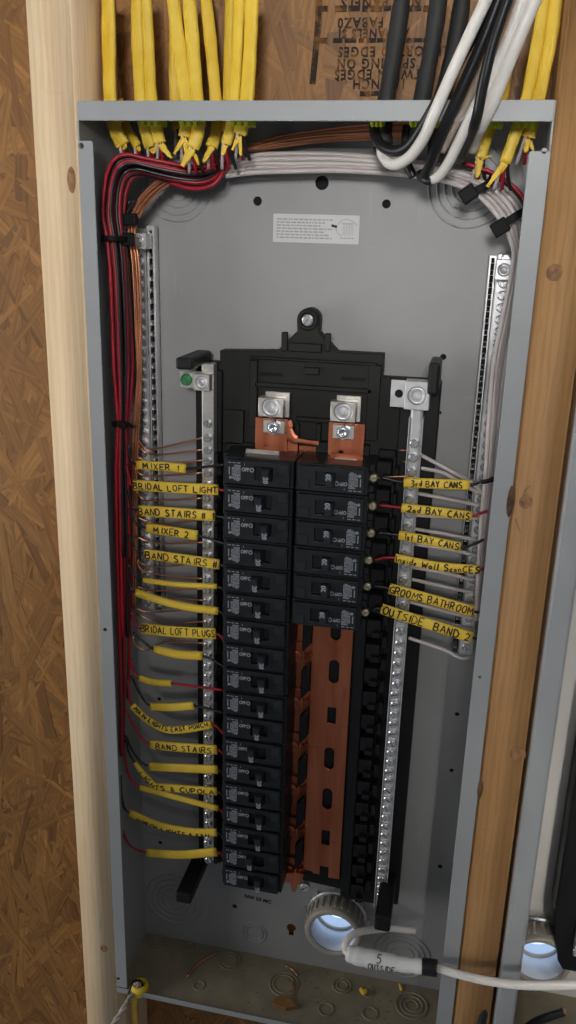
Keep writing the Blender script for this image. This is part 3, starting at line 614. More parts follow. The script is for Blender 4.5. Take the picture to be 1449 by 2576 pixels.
for i in range(18):
    breaker(-.0672, Z0-PITCH_Z*i, False, hp[i], 'black breaker, %s below the main lugs in the long full column' % ordn[i], 'breakers in the long column')
RN = ['3rd BAY CANS', '2nd BAY CANS', '1st BAY CANS', 'INSIDE WALL SCONCES', 'GROOMS BATHROOM', 'OUTSIDE BAND 2']
for i in range(6):
    breaker(.0668, Z0-PITCH_Z*i, True, .0352, 'black breaker fed by the yellow %s tag wire' % RN[i], 'breakers in the short column')

# ================================================================ TAGGED HOT WIRES
def tagged(px, h, mcol, lead, tail_, text, label, wlabel, rn=.0022, Yt=.030, tmin=0.0, fit=.92, th=.62, power=.8, hw=.00055, group=None, taper=None, v0=0.0):
    """px: tag centre line, h: tag height in picture units; lead/tail: wire before and after"""
    P = [U(*(q if len(q) == 3 else (q[0], q[1], Yt))) for q in px]
    SP = smooth_path(P, 8)
    sc = (U(px[0][0], px[0][1]+10, Yt)-U(px[0][0], px[0][1], Yt)).length/10
    hb = h*sc/2; n = len(SP)
    rb = [hb*((taper[0]+(taper[1]-taper[0])*min(1, i/(n*.45))) if taper else 1) for i in range(n)]
    bm = B(); tube(bm, SP, rb, [min(rn, r) for r in rb], 14, True, power)
    tg = tag(obj('wire_tag', bm, M['jacket'], None, True), label, 'wire tag', group or 'yellow jacket tags')
    if text:
        rng = random.Random(hash(text) % 1000 if False else len(text)*7+int(px[0][1])); st, wd = layout(text, rng)
        L = [0]
        for a_, b__ in zip(SP, SP[1:]): L.append(L[-1]+(b__-a_).length)
        tot = L[-1]; us = tot*fit/wd; x0 = tot*(1-fit)/2; F = frames(SP); size = 2*hb*th
        def at(u, v):
            u = max(0, min(tot*.999, u)); i = 0
            while L[i+1] < u: i += 1
            f = (u-L[i])/(L[i+1]-L[i]); p = SP[i].lerp(SP[i+1], f); t, nn, bt = F[i]; up = bt if bt.z > 0 else -bt
            r_ = rb[i]; vv = max(-.97, min(.97, v/r_)); off = min(rn, r_)*(1-abs(vv)**(2/power))**(power/2)
            return p+up*(vv*r_)+nn*(off+.00018), nn
        bm = B()
        for s_ in st:
            pts = []; q = []
            for a_, b__ in zip(s_, s_[1:]):
                for k in range(4): f = k/4; q.append((a_[0]*(1-f)+b__[0]*f, a_[1]*(1-f)+b__[1]*f))
            q.append(s_[-1]); r3 = [at(x0+u*us, (v-.5)*size+v0*hb) for u, v in q]
            ribbon(bm, [a_ for a_, _ in r3], [b__ for _, b__ in r3], hw*rng.uniform(.8, 1.35))
        obj('lettering', bm, M['ink'], tg)
    if lead is not None:
        pts = [U(*q) for q in lead]+P+[U(*q) for q in tail_]
        bm = B(); tube(bm, smooth_path(pts, 7), .00125, None, 8)
        tag(obj('hot_wire', bm, M[mcol], None, True), wlabel, 'wire', 'hot wires to the breakers')
YT = .031
def endL(i): # terminal of left breaker row i, in picture terms we simply give the world point
    return None
def tagL(i, px, h, col, lead, text, label, **k):
    # tail: straight to the breaker terminal
    p = Vector((-.066, .031, Z0-PITCH_Z*i)); 
    q = MR.transposed() @ (p-CP); ex, ey = 724.5+FPX*q.x/q.y, 1288-FPX*q.z/q.y
    tagged(px, h, col, [(a, b, .031) if len((a, b)) == 2 else a for a, b in lead], [(ex, ey, .031)], text, label, col+' wire inside the '+label.split(' tag')[0]+' tag', **k)
tagL(0, [(345, 1169), (406, 1173), (468, 1179)], 23, 'black', [(322, 1120), (330, 1155)], 'MIXER 1', 'short flat yellow MIXER 1 tag', fit=.72)
tagL(1, [(336, 1220), (440, 1227), (549, 1232)], 27, 'red', [(318, 1170), (326, 1205)], 'BRIDAL LOFT LIGHT', 'flat yellow BRIDAL LOFT LIGHT tag', fit=.98, th=.55)
tagL(2, [(349, 1284), (440, 1290), (541, 1298)], 27, 'black', [(322, 1230), (332, 1270)], 'BAND STAIRS # 1', 'flat yellow BAND STAIRS # 1 tag', fit=.98, th=.6)
tagL(3, [(369, 1328), (430, 1337), (497, 1347)], 25, 'black', [(325, 1280), (340, 1315)], 'MIXER 2', 'short flat yellow MIXER 2 tag', fit=.68)
tagL(4, [(364, 1393), (458, 1406), (552, 1420)], 25, 'black', [(325, 1345), (340, 1378)], 'BAND STAIRS #', 'flat yellow BAND STAIRS # tag without a number', fit=.96, th=.68)
tagL(5, [(360, 1459), (443, 1470), (546, 1475)], 13, 'black', [(322, 1420), (338, 1445)], '', 'thin plain yellow tube tag just above the thick plain one', power=1)
tagL(6, [(341, 1490), (411, 1513), (477, 1528), (549, 1537)], 19, 'black', [(320, 1450), (328, 1475)], '', 'thick plain yellow tube tag sloping down to its breaker', power=1, rn=.0030)
tagL(7, [(355, 1581), (450, 1590), (543, 1594)], 27, 'red', [(330, 1540), (342, 1565)], 'BRIDAL LOFT PLUGS', 'flat yellow BRIDAL LOFT PLUGS tag', fit=.98, th=.6, v0=.2)
tagL(8, [(388, 1633), (448, 1646), (510, 1650)], 21, 'black', [(335, 1590), (362, 1615)], '', 'short plump plain yellow tube tag under BRIDAL LOFT PLUGS', power=1, rn=.0030)
tagL(9, [(351, 1706), (387, 1716), (431, 1719)], 16, 'red', [(328, 1660), (338, 1690)], '', 'shortest plain yellow tag with long red wire showing', power=1)
tagL(10, [(379, 1777), (430, 1779), (488, 1775)], 19, 'black', [(330, 1700), (352, 1745)], '', 'short straight plain yellow tag on a curving black wire')
tagL(11, [(332, 1774), (368, 1808), (416, 1834), (468, 1834), (533, 1822)], 18, 'red', [(322, 1710), (325, 1750)], 'MAIN LIGHTS EAST PORCH', 'long U curved yellow tag with scribbled writing', fit=.92, th=.5, v0=.45)
tagL(12, [(379, 1873), (455, 1880), (546, 1886)], 22, 'red', [(318, 1790), (345, 1840)], 'BAND STAIRS', 'flat yellow BAND STAIRS tag on a red wire without number sign', fit=.82)
tagL(13, [(376, 1928), (455, 1932), (548, 1936)], 20, 'black', [(316, 1850), (340, 1900)], '', 'wide flat plain yellow tag below BAND STAIRS')
tagL(14, [(339, 1918), (362, 1948), (388, 1976), (410, 1980), (468, 1985), (546, 1991)], 19, 'black', [(316, 1860), (325, 1895)], '  LIGHTS & CUPOLA', 'kinked yellow LIGHTS tag with its upper end standing up', fit=.94, th=.6, taper=(.45, 1.0))
tagL(15, [(352, 1981), (448, 2007), (549, 2034)], 14, 'red', [(311, 1880), (322, 1945)], '', 'thin yellow tube tag sagging under the kinked LIGHTS tag', power=1)
tagL(16, [(326, 2045), (400, 2076), (481, 2092), (546, 2094)], 18, 'black', [(303, 1950), (308, 2015)], 'PORCH LIGHTS & FAN', 'wide sagging yellow tag with half hidden writing', fit=.8, th=.5, v0=-.6)
tagL(17, [(369, 2145), (455, 2150), (546, 2143)], 20, 'red', [(303, 2075), (325, 2124)], '', 'plain yellow tube tag lowest of all on a red wire', power=.9)
def tagR(i, px, h, col, tail_, text, label, **k):
    p = Vector((.0715, .031, Z0-PITCH_Z*i)); q = MR.transposed() @ (p-CP); ex, ey = 724.5+FPX*q.x/q.y, 1288-FPX*q.z/q.y
    tagged(px, h, col, [(ex, ey, .030)], tail_, text, label, col+' wire inside the '+label.split(' tag')[0]+' tag', **k)
tagR(0, [(1016, 1213), (1100, 1217), (1182, 1220)], 25, 'black', [(1210, 1212, .03), (1240, 1204, .035)], '- 3rd BAY CANS -', 'yellow 3rd BAY CANS tag', fit=.9, th=.62)
tagR(1, [(1010, 1277), (1100, 1287), (1187, 1298)], 23, 'red', [(1205, 1293, .03), (1226, 1286, .035)], ' 2nd BAY CANS', 'yellow 2nd BAY CANS tag', fit=.94, th=.68)
tagR(2, [(1003, 1346), (1080, 1360), (1158, 1376)], 23, 'black', [(1190, 1370, .03), (1216, 1358, .035)], ' 1st BAY CANS', 'yellow 1st BAY CANS tag', fit=.94, th=.68, v0=.1)
tagR(3, [(994, 1403), (1100, 1424), (1206, 1433)], 22, 'red', [(1216, 1430, .033)], 'Inside Wall SconCES', 'yellow Inside Wall Sconces tag', fit=.99, th=.7)
tagR(4, [(979, 1480), (1085, 1508), (1192, 1538)], 27, 'black', [(1204, 1540, .033)], 'GROOMS BATHROOM', 'yellow GROOMS BATHROOM tag', fit=.98, th=.68)
tagR(5, [(959, 1531), (1075, 1568), (1188, 1604)], 27, 'black', [(1202, 1608, .033)], 'OUTSIDE  BAND 2', 'yellow OUTSIDE BAND 2 tag', fit=.95, th=.7)

# ================================================================ WIRES
def wire(name, label, pts, r, m, group=None, n=7, cat='wire', seg=8):
    bm = B(); P = smooth_path([U(*p) for p in pts], n); tube(bm, P, r, None, seg)
    return tag(obj(name, bm, M[m], None, True), label, cat, group)
# white neutrals from the right bar to the bundle
NW = [[(1058, 1144, .046), (1136, 1186, .042), (1187, 1215, .05), (1212, 1240, .055)], [(1060, 1178, .046), (1111, 1188, .042), (1154, 1212, .045), (1208, 1243, .055)],
      [(1052, 1241, .046), (1118, 1254, .044), (1208, 1271, .055)], [(1045, 1296, .046), (1118, 1300, .046), (1205, 1304, .055)], [(1043, 1331, .046), (1118, 1343, .044), (1205, 1360, .055)],
      [(1040, 1368, .046), (1154, 1387, .048), (1202, 1399, .055)], [(1038, 1427, .046), (1111, 1440, .045), (1199, 1461, .055)], [(1036, 1457, .046), (1118, 1476, .045), (1195, 1492, .055)],
      [(1031, 1514, .046), (1100, 1533, .045), (1195, 1556, .055)], [(1028, 1545, .046), (1100, 1560, .047), (1194, 1586, .055)], [(1026, 1488, .046), (1110, 1506, .048), (1196, 1524, .055)],
      [(1028, 1604, .046), (1118, 1635, .042), (1160, 1655, .042), (1186, 1651, .05)]]
NWL = ['slanting steepest, uppermost on the glossy bar', 'bending down behind the end of the 3rd BAY CANS tag', 'just under the 3rd BAY CANS tag', 'behind the 2nd BAY CANS tag', 'just above the 1st BAY CANS tag', 'behind the 1st BAY CANS tag',
       'just under the Inside Wall Sconces tag', 'just above the GROOMS BATHROOM tag', 'between the GROOMS BATHROOM and OUTSIDE BAND 2 tags', 'behind the OUTSIDE BAND 2 tag', 'behind the GROOMS BATHROOM tag']
for p, nl_ in zip(NW[:-1], NWL): wire('neutral_wire', 'thin white neutral wire '+nl_, p, .00165, 'white', 'white neutral wires to the bar')
wire('neutral_wire', 'thin white neutral wire curling up below the OUTSIDE BAND 2 tag', NW[-1], .00165, 'white', 'white neutral wires to the bar')
# white bundle along the top and down the far side
TA = [(556, 412), (640, 388), (720, 384), (860, 386), (1000, 398), (1070, 405), (1150, 418), (1230, 448), (1292, 500), (1322, 570), (1330, 640), (1318, 760), (1290, 900), (1268, 1050), (1252, 1200), (1238, 1350), (1220, 1560)]
TB = [(566, 444), (640, 438), (720, 437), (860, 436), (1000, 444), (1060, 450), (1130, 462), (1195, 492), (1250, 550), (1282, 610), (1290, 660), (1266, 780), (1236, 920), (1225, 1050), (1216, 1200), (1204, 1350), (1196, 1560)]
rb_ = random.Random(9)
def bundle(A, Bp, n, mats, r, ya, yb, label, group, name='wire', jit=3, seg=8, cut=None):
    for k in range(n):
        f = (k+.5)/n; off = rb_.uniform(-.004, .004); pts = []
        ph, am = rb_.uniform(0, 6), rb_.uniform(.3, 1)*jit
        for i, (a_, b__) in enumerate(zip(A, Bp)):
            y = (ya[i]+(yb[i]-ya[i])*f) if isinstance(ya, (list, tuple)) else ya+(yb-ya)*f
            s_ = am*math.sin(ph+i*.9)
            pts.append((a_[0]+(b__[0]-a_[0])*f+s_*.5, a_[1]+(b__[1]-a_[1])*f+s_*.6, y+off))
        if cut: pts = pts[:cut[k % len(cut)]]
        m, nm = mats[k % len(mats)]
        wire(name, label % nm if '%s' in label else label, pts, r, m, group, 6, 'wire', seg)
n = len(TA)
ybk = [.062]*6+[.055, .050, .048, .048, .050, .052, .052, .050, .050, .050, .050]
bundle([(x, y+2) for x, y in TA], [(x, y-2) for x, y in TB], 4, [('white', '')], .0021, [y+.016 for y in ybk], [y+.010 for y in ybk], 'pale white wire in the bundle arching across the panel top', 'white bundle wires', 'neutral_wire', 7, cut=[17, 16, 17, 16])
bundle(TA, TB, 5, [('white', '')], .0021, [y+.006 for y in ybk], ybk, 'pale white wire in the bundle arching across the panel top', 'white bundle wires', 'neutral_wire', 4, cut=[17, 17, 16, 17, 17])
bundle([(x+8, y-6) for x, y in TA[6:]], [(x+26, y-8) for x, y in TA[6:]], 2, [('black', 'black'), ('red', 'red')], .0016, .05, .045, '%s wire tucked between the white bundle and the side flange', 'stray hot wires beside the white bundle', 'hot_wire', 2)
# copper grounds along the top
CA = [(600, 372), (700, 340), (800, 326), (900, 316), (1020, 308), (1120, 318)]; CB = [(575, 392), (700, 372), (800, 358), (900, 352), (1020, 352), (1120, 362)]
bundle(CA, CB, 8, [('cwire', '')], .0011, .066, .072, 'bare copper ground wire in the bundle along the panel top', 'copper wires along the top', 'ground_wire', 4)
# copper down the left side
LA = [(430, 432), (385, 462), (348, 500), (326, 545), (322, 590), (330, 650), (336, 740), (340, 840), (345, 940), (337, 1040), (333, 1130), (332, 1250), (334, 1400), (333, 1530)]
LB = [(460, 448), (410, 476), (376, 510), (346, 555), (340, 600), (350, 650), (355, 740), (356, 840), (356, 940), (352, 1040), (347, 1130), (344, 1250), (346, 1400), (345, 1530)]
bundle(LA, LB, 6, [('cwire', '')], .0011, .052, .050, 'bare copper ground wire running down beside the red and black bundle', 'copper wires down the side', 'ground_wire', 2.5, cut=[14, 13, 12, 14, 12, 13])
bundle([(x-22, y+4) for x, y in LA[2:9]], [(x-8, y) for x, y in LA[2:9]], 3, [('black', 'black')], .0016, .046, .048, '%s wire between the bundle and the bare copper', 'black wires beside the copper', 'hot_wire', 2)
# red and black bundle
RA = [(560, 396), (516, 418), (470, 418), (421, 408), (364, 396), (318, 385), (285, 396), (266, 435), (259, 490), (258, 545), (268, 600), (275, 680), (279, 800), (283, 920), (290, 1000), (296, 1070), (292, 1200), (294, 1400), (299, 1600), (303, 1760), (305, 1900)]
RB = [(560, 425), (545, 455), (505, 470), (440, 462), (400, 452), (360, 444), (332, 452), (318, 480), (312, 520), (312, 555), (316, 600), (322, 680), (330, 800), (334, 920), (328, 1000), (320, 1070), (327, 1200), (331, 1400), (329, 1600), (324, 1760), (316, 1900)]
ya = [.060, .050, .042, .036, .032, .028]+[.024]*15; yb = [.066, .058, .052, .048, .046, .044]+[.040]*15
bundle(RA, RB, 11, [('red', 'red'), ('black', 'black'), ('black', 'black'), ('red', 'red'), ('black', 'black')], .00175, ya, yb, '%s wire in the bundle turning down the cream stud side of the box', 'red and black bundle wires', 'hot_wire', 5, cut=[21, 21, 20, 19, 18, 21, 17, 19, 18, 17, 17])
bundle([(x+4, y+6) for x, y in RA], [(x, y-4) for x, y in RB], 6, [('black', 'black'), ('red', 'red')], .0017, [y+.008 for y in ya], [y+.008 for y in yb], '%s wire in the bundle turning down the cream stud side of the box', 'red and black bundle wires', 'hot_wire', 6, cut=[18, 17, 19, 18, 17, 20])
wire('hot_wire', 'red wire looping lowest under the torn yellow cable ends', [(566, 404, .055), (562, 430, .050), (540, 462, .046), (505, 474, .045), (468, 472, .045), (428, 460, .046)], .0018, 'red')
# bare copper branches to the left neutral bar
CWL = ['landing highest on the tinned bar', 'second highest on the tinned bar', 'just above the MIXER 1 tag', 'between the MIXER 1 and BRIDAL LOFT LIGHT tags', 'just under the BRIDAL LOFT LIGHT tag', 'between the BAND STAIRS # 1 and MIXER 2 tags', 'just under the MIXER 2 tag', 'behind the BAND STAIRS # tag',
       'between the BAND STAIRS # tag and the thin plain tube tag', 'just under the thin plain tube tag', 'behind the thick plain tube tag', 'just under the thick plain tube tag', 'just above the BRIDAL LOFT PLUGS tag', 'just under the BRIDAL LOFT PLUGS tag']
for p in ([(345, 1105, .052), (372, 1130, .055), (434, 1119, .052), (514, 1100, .048)], [(345, 1118, .052), (382, 1143, .055), (514, 1131, .048)], [(345, 1150, .052), (400, 1168, .055), (514, 1157, .048)],
          [(340, 1180, .05), (372, 1197, .052), (514, 1189, .048)], [(342, 1235, .05), (374, 1259, .052), (514, 1253, .048)], [(342, 1300, .05), (400, 1318, .052), (514, 1306, .048)],
          [(343, 1350, .05), (396, 1367, .052), (514, 1364, .048)], [(346, 1408, .05), (366, 1422, .052), (430, 1424, .052), (514, 1412, .048)], [(344, 1412, .05), (361, 1437, .05), (427, 1449, .05), (514, 1456, .048)],
          [(344, 1476, .05), (390, 1486, .052), (514, 1481, .048)], [(400, 1506, .052), (440, 1505, .052), (514, 1510, .048)], [(341, 1530, .05), (380, 1540, .052), (477, 1534, .05), (514, 1538, .048)],
          [(345, 1545, .052), (414, 1576, .054), (464, 1567, .05), (514, 1563, .048)], [(335, 1600, .05), (342, 1624, .05), (372, 1634, .052), (420, 1616, .052), (514, 1618, .048)]):
    wire('ground_wire', 'thin bare copper wire '+CWL.pop(0), p, .00085, 'cwire', 'bare copper wires to the tinned bar', 6, seg=6)
for p in ([(946, 1204, .03), (975, 1200, .04), (1040, 1198, .045)], [(1000, 1132, .05), (1034, 1134, .046)], [(1010, 1160, .05), (1032, 1165, .046)]):
    wire('ground_wire', 'short copper wire end poking through the glossy bar', p, .0008, 'cwire', 'copper ends at the glossy bar', 5, seg=6)
# cable ties
def tie(label, loop, head, hs=(.0042, .004), wdt=.0022):
    t = thing('cable_tie', label, 'cable tie', U(*head), 'black cable ties')
    P = smooth_path([U(*p) for p in loop], 6); bm = B(); tube(bm, P, wdt, .0007, 8, True, .6); obj('strap', bm, M['tie'], t)
    c = U(*head); bm = B(); box(bm, -hs[0], hs[0], -.003, .003, -hs[1], hs[1], .0012, 2)
    a_, b__ = U(*loop[0]), U(*loop[-1]); ang = math.atan2(b__.z-a_.z, b__.x-a_.x); bmesh.ops.rotate(bm, verts=bm.verts[:], matrix=Matrix.Rotation(-ang, 3, 'Y')); bmesh.ops.translate(bm, verts=bm.verts[:], vec=c)
    obj('head', bm, M['tie'], t)
tie('black tie squeezing the red and black bundle level with the ground bar lug', [(256, 600, .03), (268, 599, .018), (300, 600, .022), (328, 602, .036)], (323, 602, .034), (.005, .0055))
tie('black tie gathering the bare copper above the ground bar lug', [(312, 556, .05), (324, 550, .044), (348, 556, .048)], (326, 552, .042), (.0065, .005))
tie('black tie around the narrow waist of the red and black bundle', [(284, 1068, .03), (296, 1066, .018), (318, 1068, .026), (334, 1074, .038)], (310, 1070, .020), (.003, .0032), .0030)
tie('black tie crossing the white bundle beside the torn yellow cable strip', [(1172, 492, .044), (1200, 478, .040), (1226, 464, .042), (1245, 440, .05)], (1178, 488, .042), (.0065, .0058), .0032)
tie('black tie crossing the white bundle above the half hidden ground bar', [(1246, 578, .042), (1272, 560, .038), (1300, 542, .038), (1318, 532, .045)], (1258, 572, .040), (.0065, .0058), .0032)
tie('thin black tie around the white bundle by the 3rd BAY CANS tag', [(1212, 1214, .04), (1226, 1212, .036), (1240, 1206, .036)], (1238, 1206, .04), (.002, .002), .0014)

# ================================================================ SHEATHED CABLES FROM ABOVE
def cable(label, pts, wpx, m='jacket', torn=True, group='yellow cables', tth=.0026, name='sheathed_cable', ends=None):
    t = thing(name, label, 'cable', U(*pts[-1]), group); P = smooth_path([U(*p) for p in pts], 7)
    sc = (U(pts[0][0]+10, pts[0][1], pts[0][2])-U(*pts[0])).length/10; hw = wpx*sc/2
    cr = random.Random(int(pts[0][0])+len(label)); p1, p2 = cr.uniform(0, 6), cr.uniform(0, 6)
    ww = [hw*(1+.05*math.sin(p1+i*.55)+.03*math.sin(p2+i*1.7)) for i in range(len(P))]
    bm = B(); tube(bm, P, ww, tth, 14, True, .75 if torn else 1.0, Vector((cr.uniform(-.45, .45), -1, 0)).normalized()); obj('jacket', bm, M[m], t, True)
    if torn:
        for ex, ey, ez, w0 in (ends or []):
            q0 = P[-4]; q1 = U(ex, ey, ez); mid = P[-1].lerp(q1, .5)
            PP = smooth_path([q0, P[-1], mid, q1], 5); k = len(PP)
            bm = B(); tube(bm, PP, [hw*w0*max(.12, 1-.62*(i/(k-1))**1.2+cr.uniform(-.12, .12)) for i in range(k)], .0007, 8, True, .8); obj('torn_strip', bm, M[m], t, True)
        c = P[-1]
        for j, mm in enumerate(('white', 'red', 'black')):
            bm = B(); tube(bm, smooth_path([P[-5]+Vector((.002*(j-1), 0, 0)), c+Vector((.0025*(j-1), .001, -.003)), c+Vector((.006*(j-1), .010, -.018))], 4), .0014, None, 8); obj('conductor', bm, M[mm], t, True)
    return t
Yc = .036
YLC = [('single yellow cable standing apart nearest the cream stud', [(272, -20, .05), (274, 130, .045), (278, 260, Yc), (292, 330, .034), (310, 366, .034)], 36, [(318, 372, .032, .7)]),
 ('yellow cable tucked behind the one nearest the cream stud', [(300, 255, .055), (318, 320, .048), (335, 350, .044), (346, 368, .042)], 24, [(352, 380, .04, .8)]),
 ('yellow cable touching its pair partner, the one nearer the cream stud', [(344, -20, .05), (347, 130, .045), (354, 260, Yc), (366, 330, .034), (378, 370, .036)], 30, [(388, 386, .034, .7)]),
 ('yellow cable touching its pair partner, torn end hooked away from the cream stud', [(366, -20, .052), (373, 130, .047), (382, 260, .038), (396, 330, .034), (402, 360, .032)], 30, [(432, 398, .030, .75), (384, 386, .034, .5)]),
 ('dull yellow cable hanging straight behind the middle yellow pair', [(440, 40, .078), (441, 130, .072), (442, 260, .066), (448, 325, .06)], 30, []),
 ('yellow cable of the middle pair with its end split in two', [(434, -20, .05), (448, 100, .046), (468, 255, Yc), (470, 310, .034), (464, 345, .032)], 33, [(438, 388, .030, .6), (470, 392, .032, .6)]),
 ('yellow cable of the middle pair with a wide end swept towards the cream stud', [(474, -20, .05), (485, 110, .045), (496, 255, Yc), (498, 330, .030), (484, 372, .028)], 33, [(458, 418, .026, 1.0), (500, 415, .03, .5)]),
 ('dull yellow cable slanting alone behind the others', [(516, -20, .075), (530, 110, .068), (543, 255, .058), (546, 320, .05), (532, 370, .044)], 30, [(512, 408, .04, .8)]),
 ('dull yellow cable mostly hidden behind the last yellow pair', [(578, -20, .076), (576, 110, .070), (572, 255, .060), (568, 330, .05)], 26, []),
 ('yellow cable of the last pair before the stamped board text, the slimmer one', [(602, -20, .05), (598, 110, .045), (588, 255, Yc), (578, 330, .034), (568, 362, .034)], 28, [(560, 390, .032, .8)]),
 ('yellow cable of the last pair before the stamped board text, the broader split one', [(634, -20, .048), (630, 110, .043), (620, 255, .034), (608, 318, .032), (603, 338, .032)], 37, [(584, 378, .030, .45), (606, 392, .030, .45)])]
for lb_, p, wd, e in YLC: cable(lb_, p, wd, ends=e)
YRC = [('yellow cable of the pair against the amber stud, with a long curled torn strip', [(1372, -20, .05), (1355, 90, .046), (1326, 240, .036), (1302, 320, .030), (1270, 410, .028)], 32, [(1226, 470, .026, .8), (1258, 432, .026, .5)]),
 ('yellow cable of the pair against the amber stud, the short ended one', [(1400, -20, .05), (1384, 100, .046), (1356, 240, .038), (1336, 320, .034), (1328, 345, .034)], 38, [(1322, 384, .032, .7), (1342, 380, .034, .5)]),
 ('dull yellow cable behind the thick white wires', [(1284, 90, .078), (1274, 180, .07), (1260, 260, .056), (1222, 350, .046), (1208, 400, .044)], 30, [(1200, 446, .042, .9), (1236, 392, .042, .4)])]
for lb_, p, wd, e in YRC: cable(lb_, p, wd, ends=e)
for lb_, p, wd in (('thick black sheathed cable crossing the stamped board text', [(1014, -20, .062), (995, 110, .056), (972, 250, .046), (966, 320, .040), (966, 362, .036)], 44),
                   ('thick black sheathed cable next to the one over the stamped text', [(1106, -20, .064), (1088, 110, .058), (1062, 250, .048), (1050, 330, .042), (1048, 372, .040)], 44),
                   ('thick black sheathed cable behind the white conductor', [(1166, -20, .074), (1145, 110, .066), (1112, 250, .054), (1100, 330, .048), (1096, 390, .044)], 44)):
    cable(lb_, p, wd, 'blackjacket', False, 'black sheathed cables', .0066)
def clamp(px, py, w_, label):
    a_ = U(px, py, .036); bm = B(); box(bm, a_.x-w_/2, a_.x+w_/2, .028, .046, -.0135, -.0016, .001)
    for k in range(3): box(bm, a_.x-w_/2+w_*(.1+.3*k), a_.x-w_/2+w_*(.3+.3*k), .0265, .028, -.0145, -.0018, .0005)
    tag(obj('cable_clamp', bm, M['lime']), label, 'clamp', 'lime cable clamps under the box top')
for px, lb_ in ((385, 'around the pair nearest the cream stud'), (484, 'around the middle yellow pair'), (610, 'around the last yellow pair'), (952, 'on the black cable crossing the stamped text'), (1050, 'on the second black cable'), (1110, 'on the black cable behind the white conductor'), (1236, 'on the dull yellow cable behind the white wires'), (1322, 'on the yellow pair by the amber stud')):
    clamp(px, 306, .011 if 900 < px < 1150 else .018, 'lime plastic cable clamp '+lb_)
def heavy(label, pts, r, m, group): return wire('service_conductor', label, pts, r, m, group, 8, 'wire', 12)
G = 'thick conductors bent out of the box'
heavy('thick white conductor making the widest U bend out over the top flange', [(957, 362, .038), (962, 388, .030), (978, 410, .022), (1002, 412, .014), (1035, 390, .004), (1066, 346, -.008), (1088, 296, -.016), (1130, 200, -.022), (1172, 108, -.026), (1232, -20, -.030)], .0042, 'heavy_white', G)
heavy('thick black conductor hugging the inside of the widest white U bend', [(940, 300, .040), (944, 340, .034), (962, 368, .026), (994, 380, .018), (1028, 366, .010), (1060, 322, .002), (1092, 268, -.006), (1140, 180, -.012), (1190, 90, -.016), (1244, -20, -.020)], .0040, 'black', G)
heavy('thick black conductor running straight beside the widest white one', [(1060, 446, .036), (1076, 428, .026), (1098, 372, .008), (1122, 310, -.004), (1152, 246, -.010), (1212, 110, -.016), (1262, -20, -.02)], .0042, 'black', G)
heavy('thick cream conductor rising from the black taped end', [(1070, 446, .034), (1096, 448, .028), (1122, 420, .018), (1150, 366, .006), (1184, 292, -.006), (1220, 220, -.010), (1274, 110, -.014), (1320, -20, -.018)], .0040, 'heavy_white', G)
heavy('dull beige conductor between black and cream ones', [(1110, 380, .012), (1142, 320, .004), (1180, 250, .000), (1222, 160, -.006), (1290, -20, -.012)], .0034, 'beige', G)
heavy('broad bright white conductor closest to the amber stud', [(1188, 372, .034), (1196, 345, .022), (1212, 310, .002), (1240, 252, -.008), (1294, 118, -.014), (1352, -20, -.018)], .0052, 'heavy_white', G)
heavy('glossy black conductor lying over the broad white one', [(1160, 396, .034), (1172, 368, .020), (1198, 300, -.012), (1214, 220, -.020), (1240, 110, -.024), (1284, -20, -.028)], .0038, 'black', G)
heavy('black conductor end dropping behind the taped bend', [(1024, 318, .044), (1020, 360, .04), (1024, 410, .040), (1040, 446, .040)], .0036, 'black', G)
for pts, lb_ in (([(950, 372, .036), (966, 404, .028), (980, 416, .022)], 'black tape wrapped on the end of the widest white bend'), ([(1056, 436, .036), (1070, 452, .031), (1086, 456, .029)], 'black tape wrapped at the foot of the cream conductor')):
    bm = B(); tube(bm, smooth_path([U(*p) for p in pts], 5), .0036, None, 12); tag(obj('tape_wrap', bm, M['black'], None, True), lb_, 'tape')

# ================================================================ FOREGROUND WHITE CABLE AND LOWER BITS
fc = thing('taped_cable', 'white cable wrapped in white tape marked 5 hanging before the box bottom', 'cable', U(960, 2420, -.02))
P = smooth_path([U(*p) for p in ((1098, 2434, -.020), (1150, 2450, -.024), (1230, 2468, -.030), (1330, 2479, -.036), (1480, 2476, -.045))], 8); bm = B(); tube(bm, P, .0040, None, 14); obj('cable', bm, M['heavy_white'], fc, True)
P = smooth_path([U(*p) for p in ((884, 2404, -.016), (870, 2392, -.012), (870, 2372, -.008), (890, 2350, .002), (930, 2340, .014), (985, 2336, .026), (1046, 2342, .034))], 8); bm = B(); tube(bm, P, [.0036]*(len(P)-10)+[.0033]*10, None, 14); obj('bent_end', bm, M['heavy_white'], fc, True)
P = smooth_path([U(*p) for p in ((872, 2397, -.016), (900, 2405, -.017), (960, 2417, -.018), (1020, 2427, -.019), (1070, 2432, -.020))], 6); nn = len(P)
rad = [.0072+.0018*math.sin(math.pi*min(1, i/(nn*.7)))-.0006*(i % 4 == 0) for i in range(nn)]; rad[0] = .006
bm = B(); tube(bm, P, rad, None, 20); tp = obj('tape', bm, M['tape'], fc, True)
P2 = smooth_path([U(*p) for p in ((1062, 2431, -.020), (1080, 2433, -.020), (1100, 2436, -.0205))], 4); bm = B(); tube(bm, P2, .0078, None, 18); obj('tape_band', bm, M['black'], fc, True)
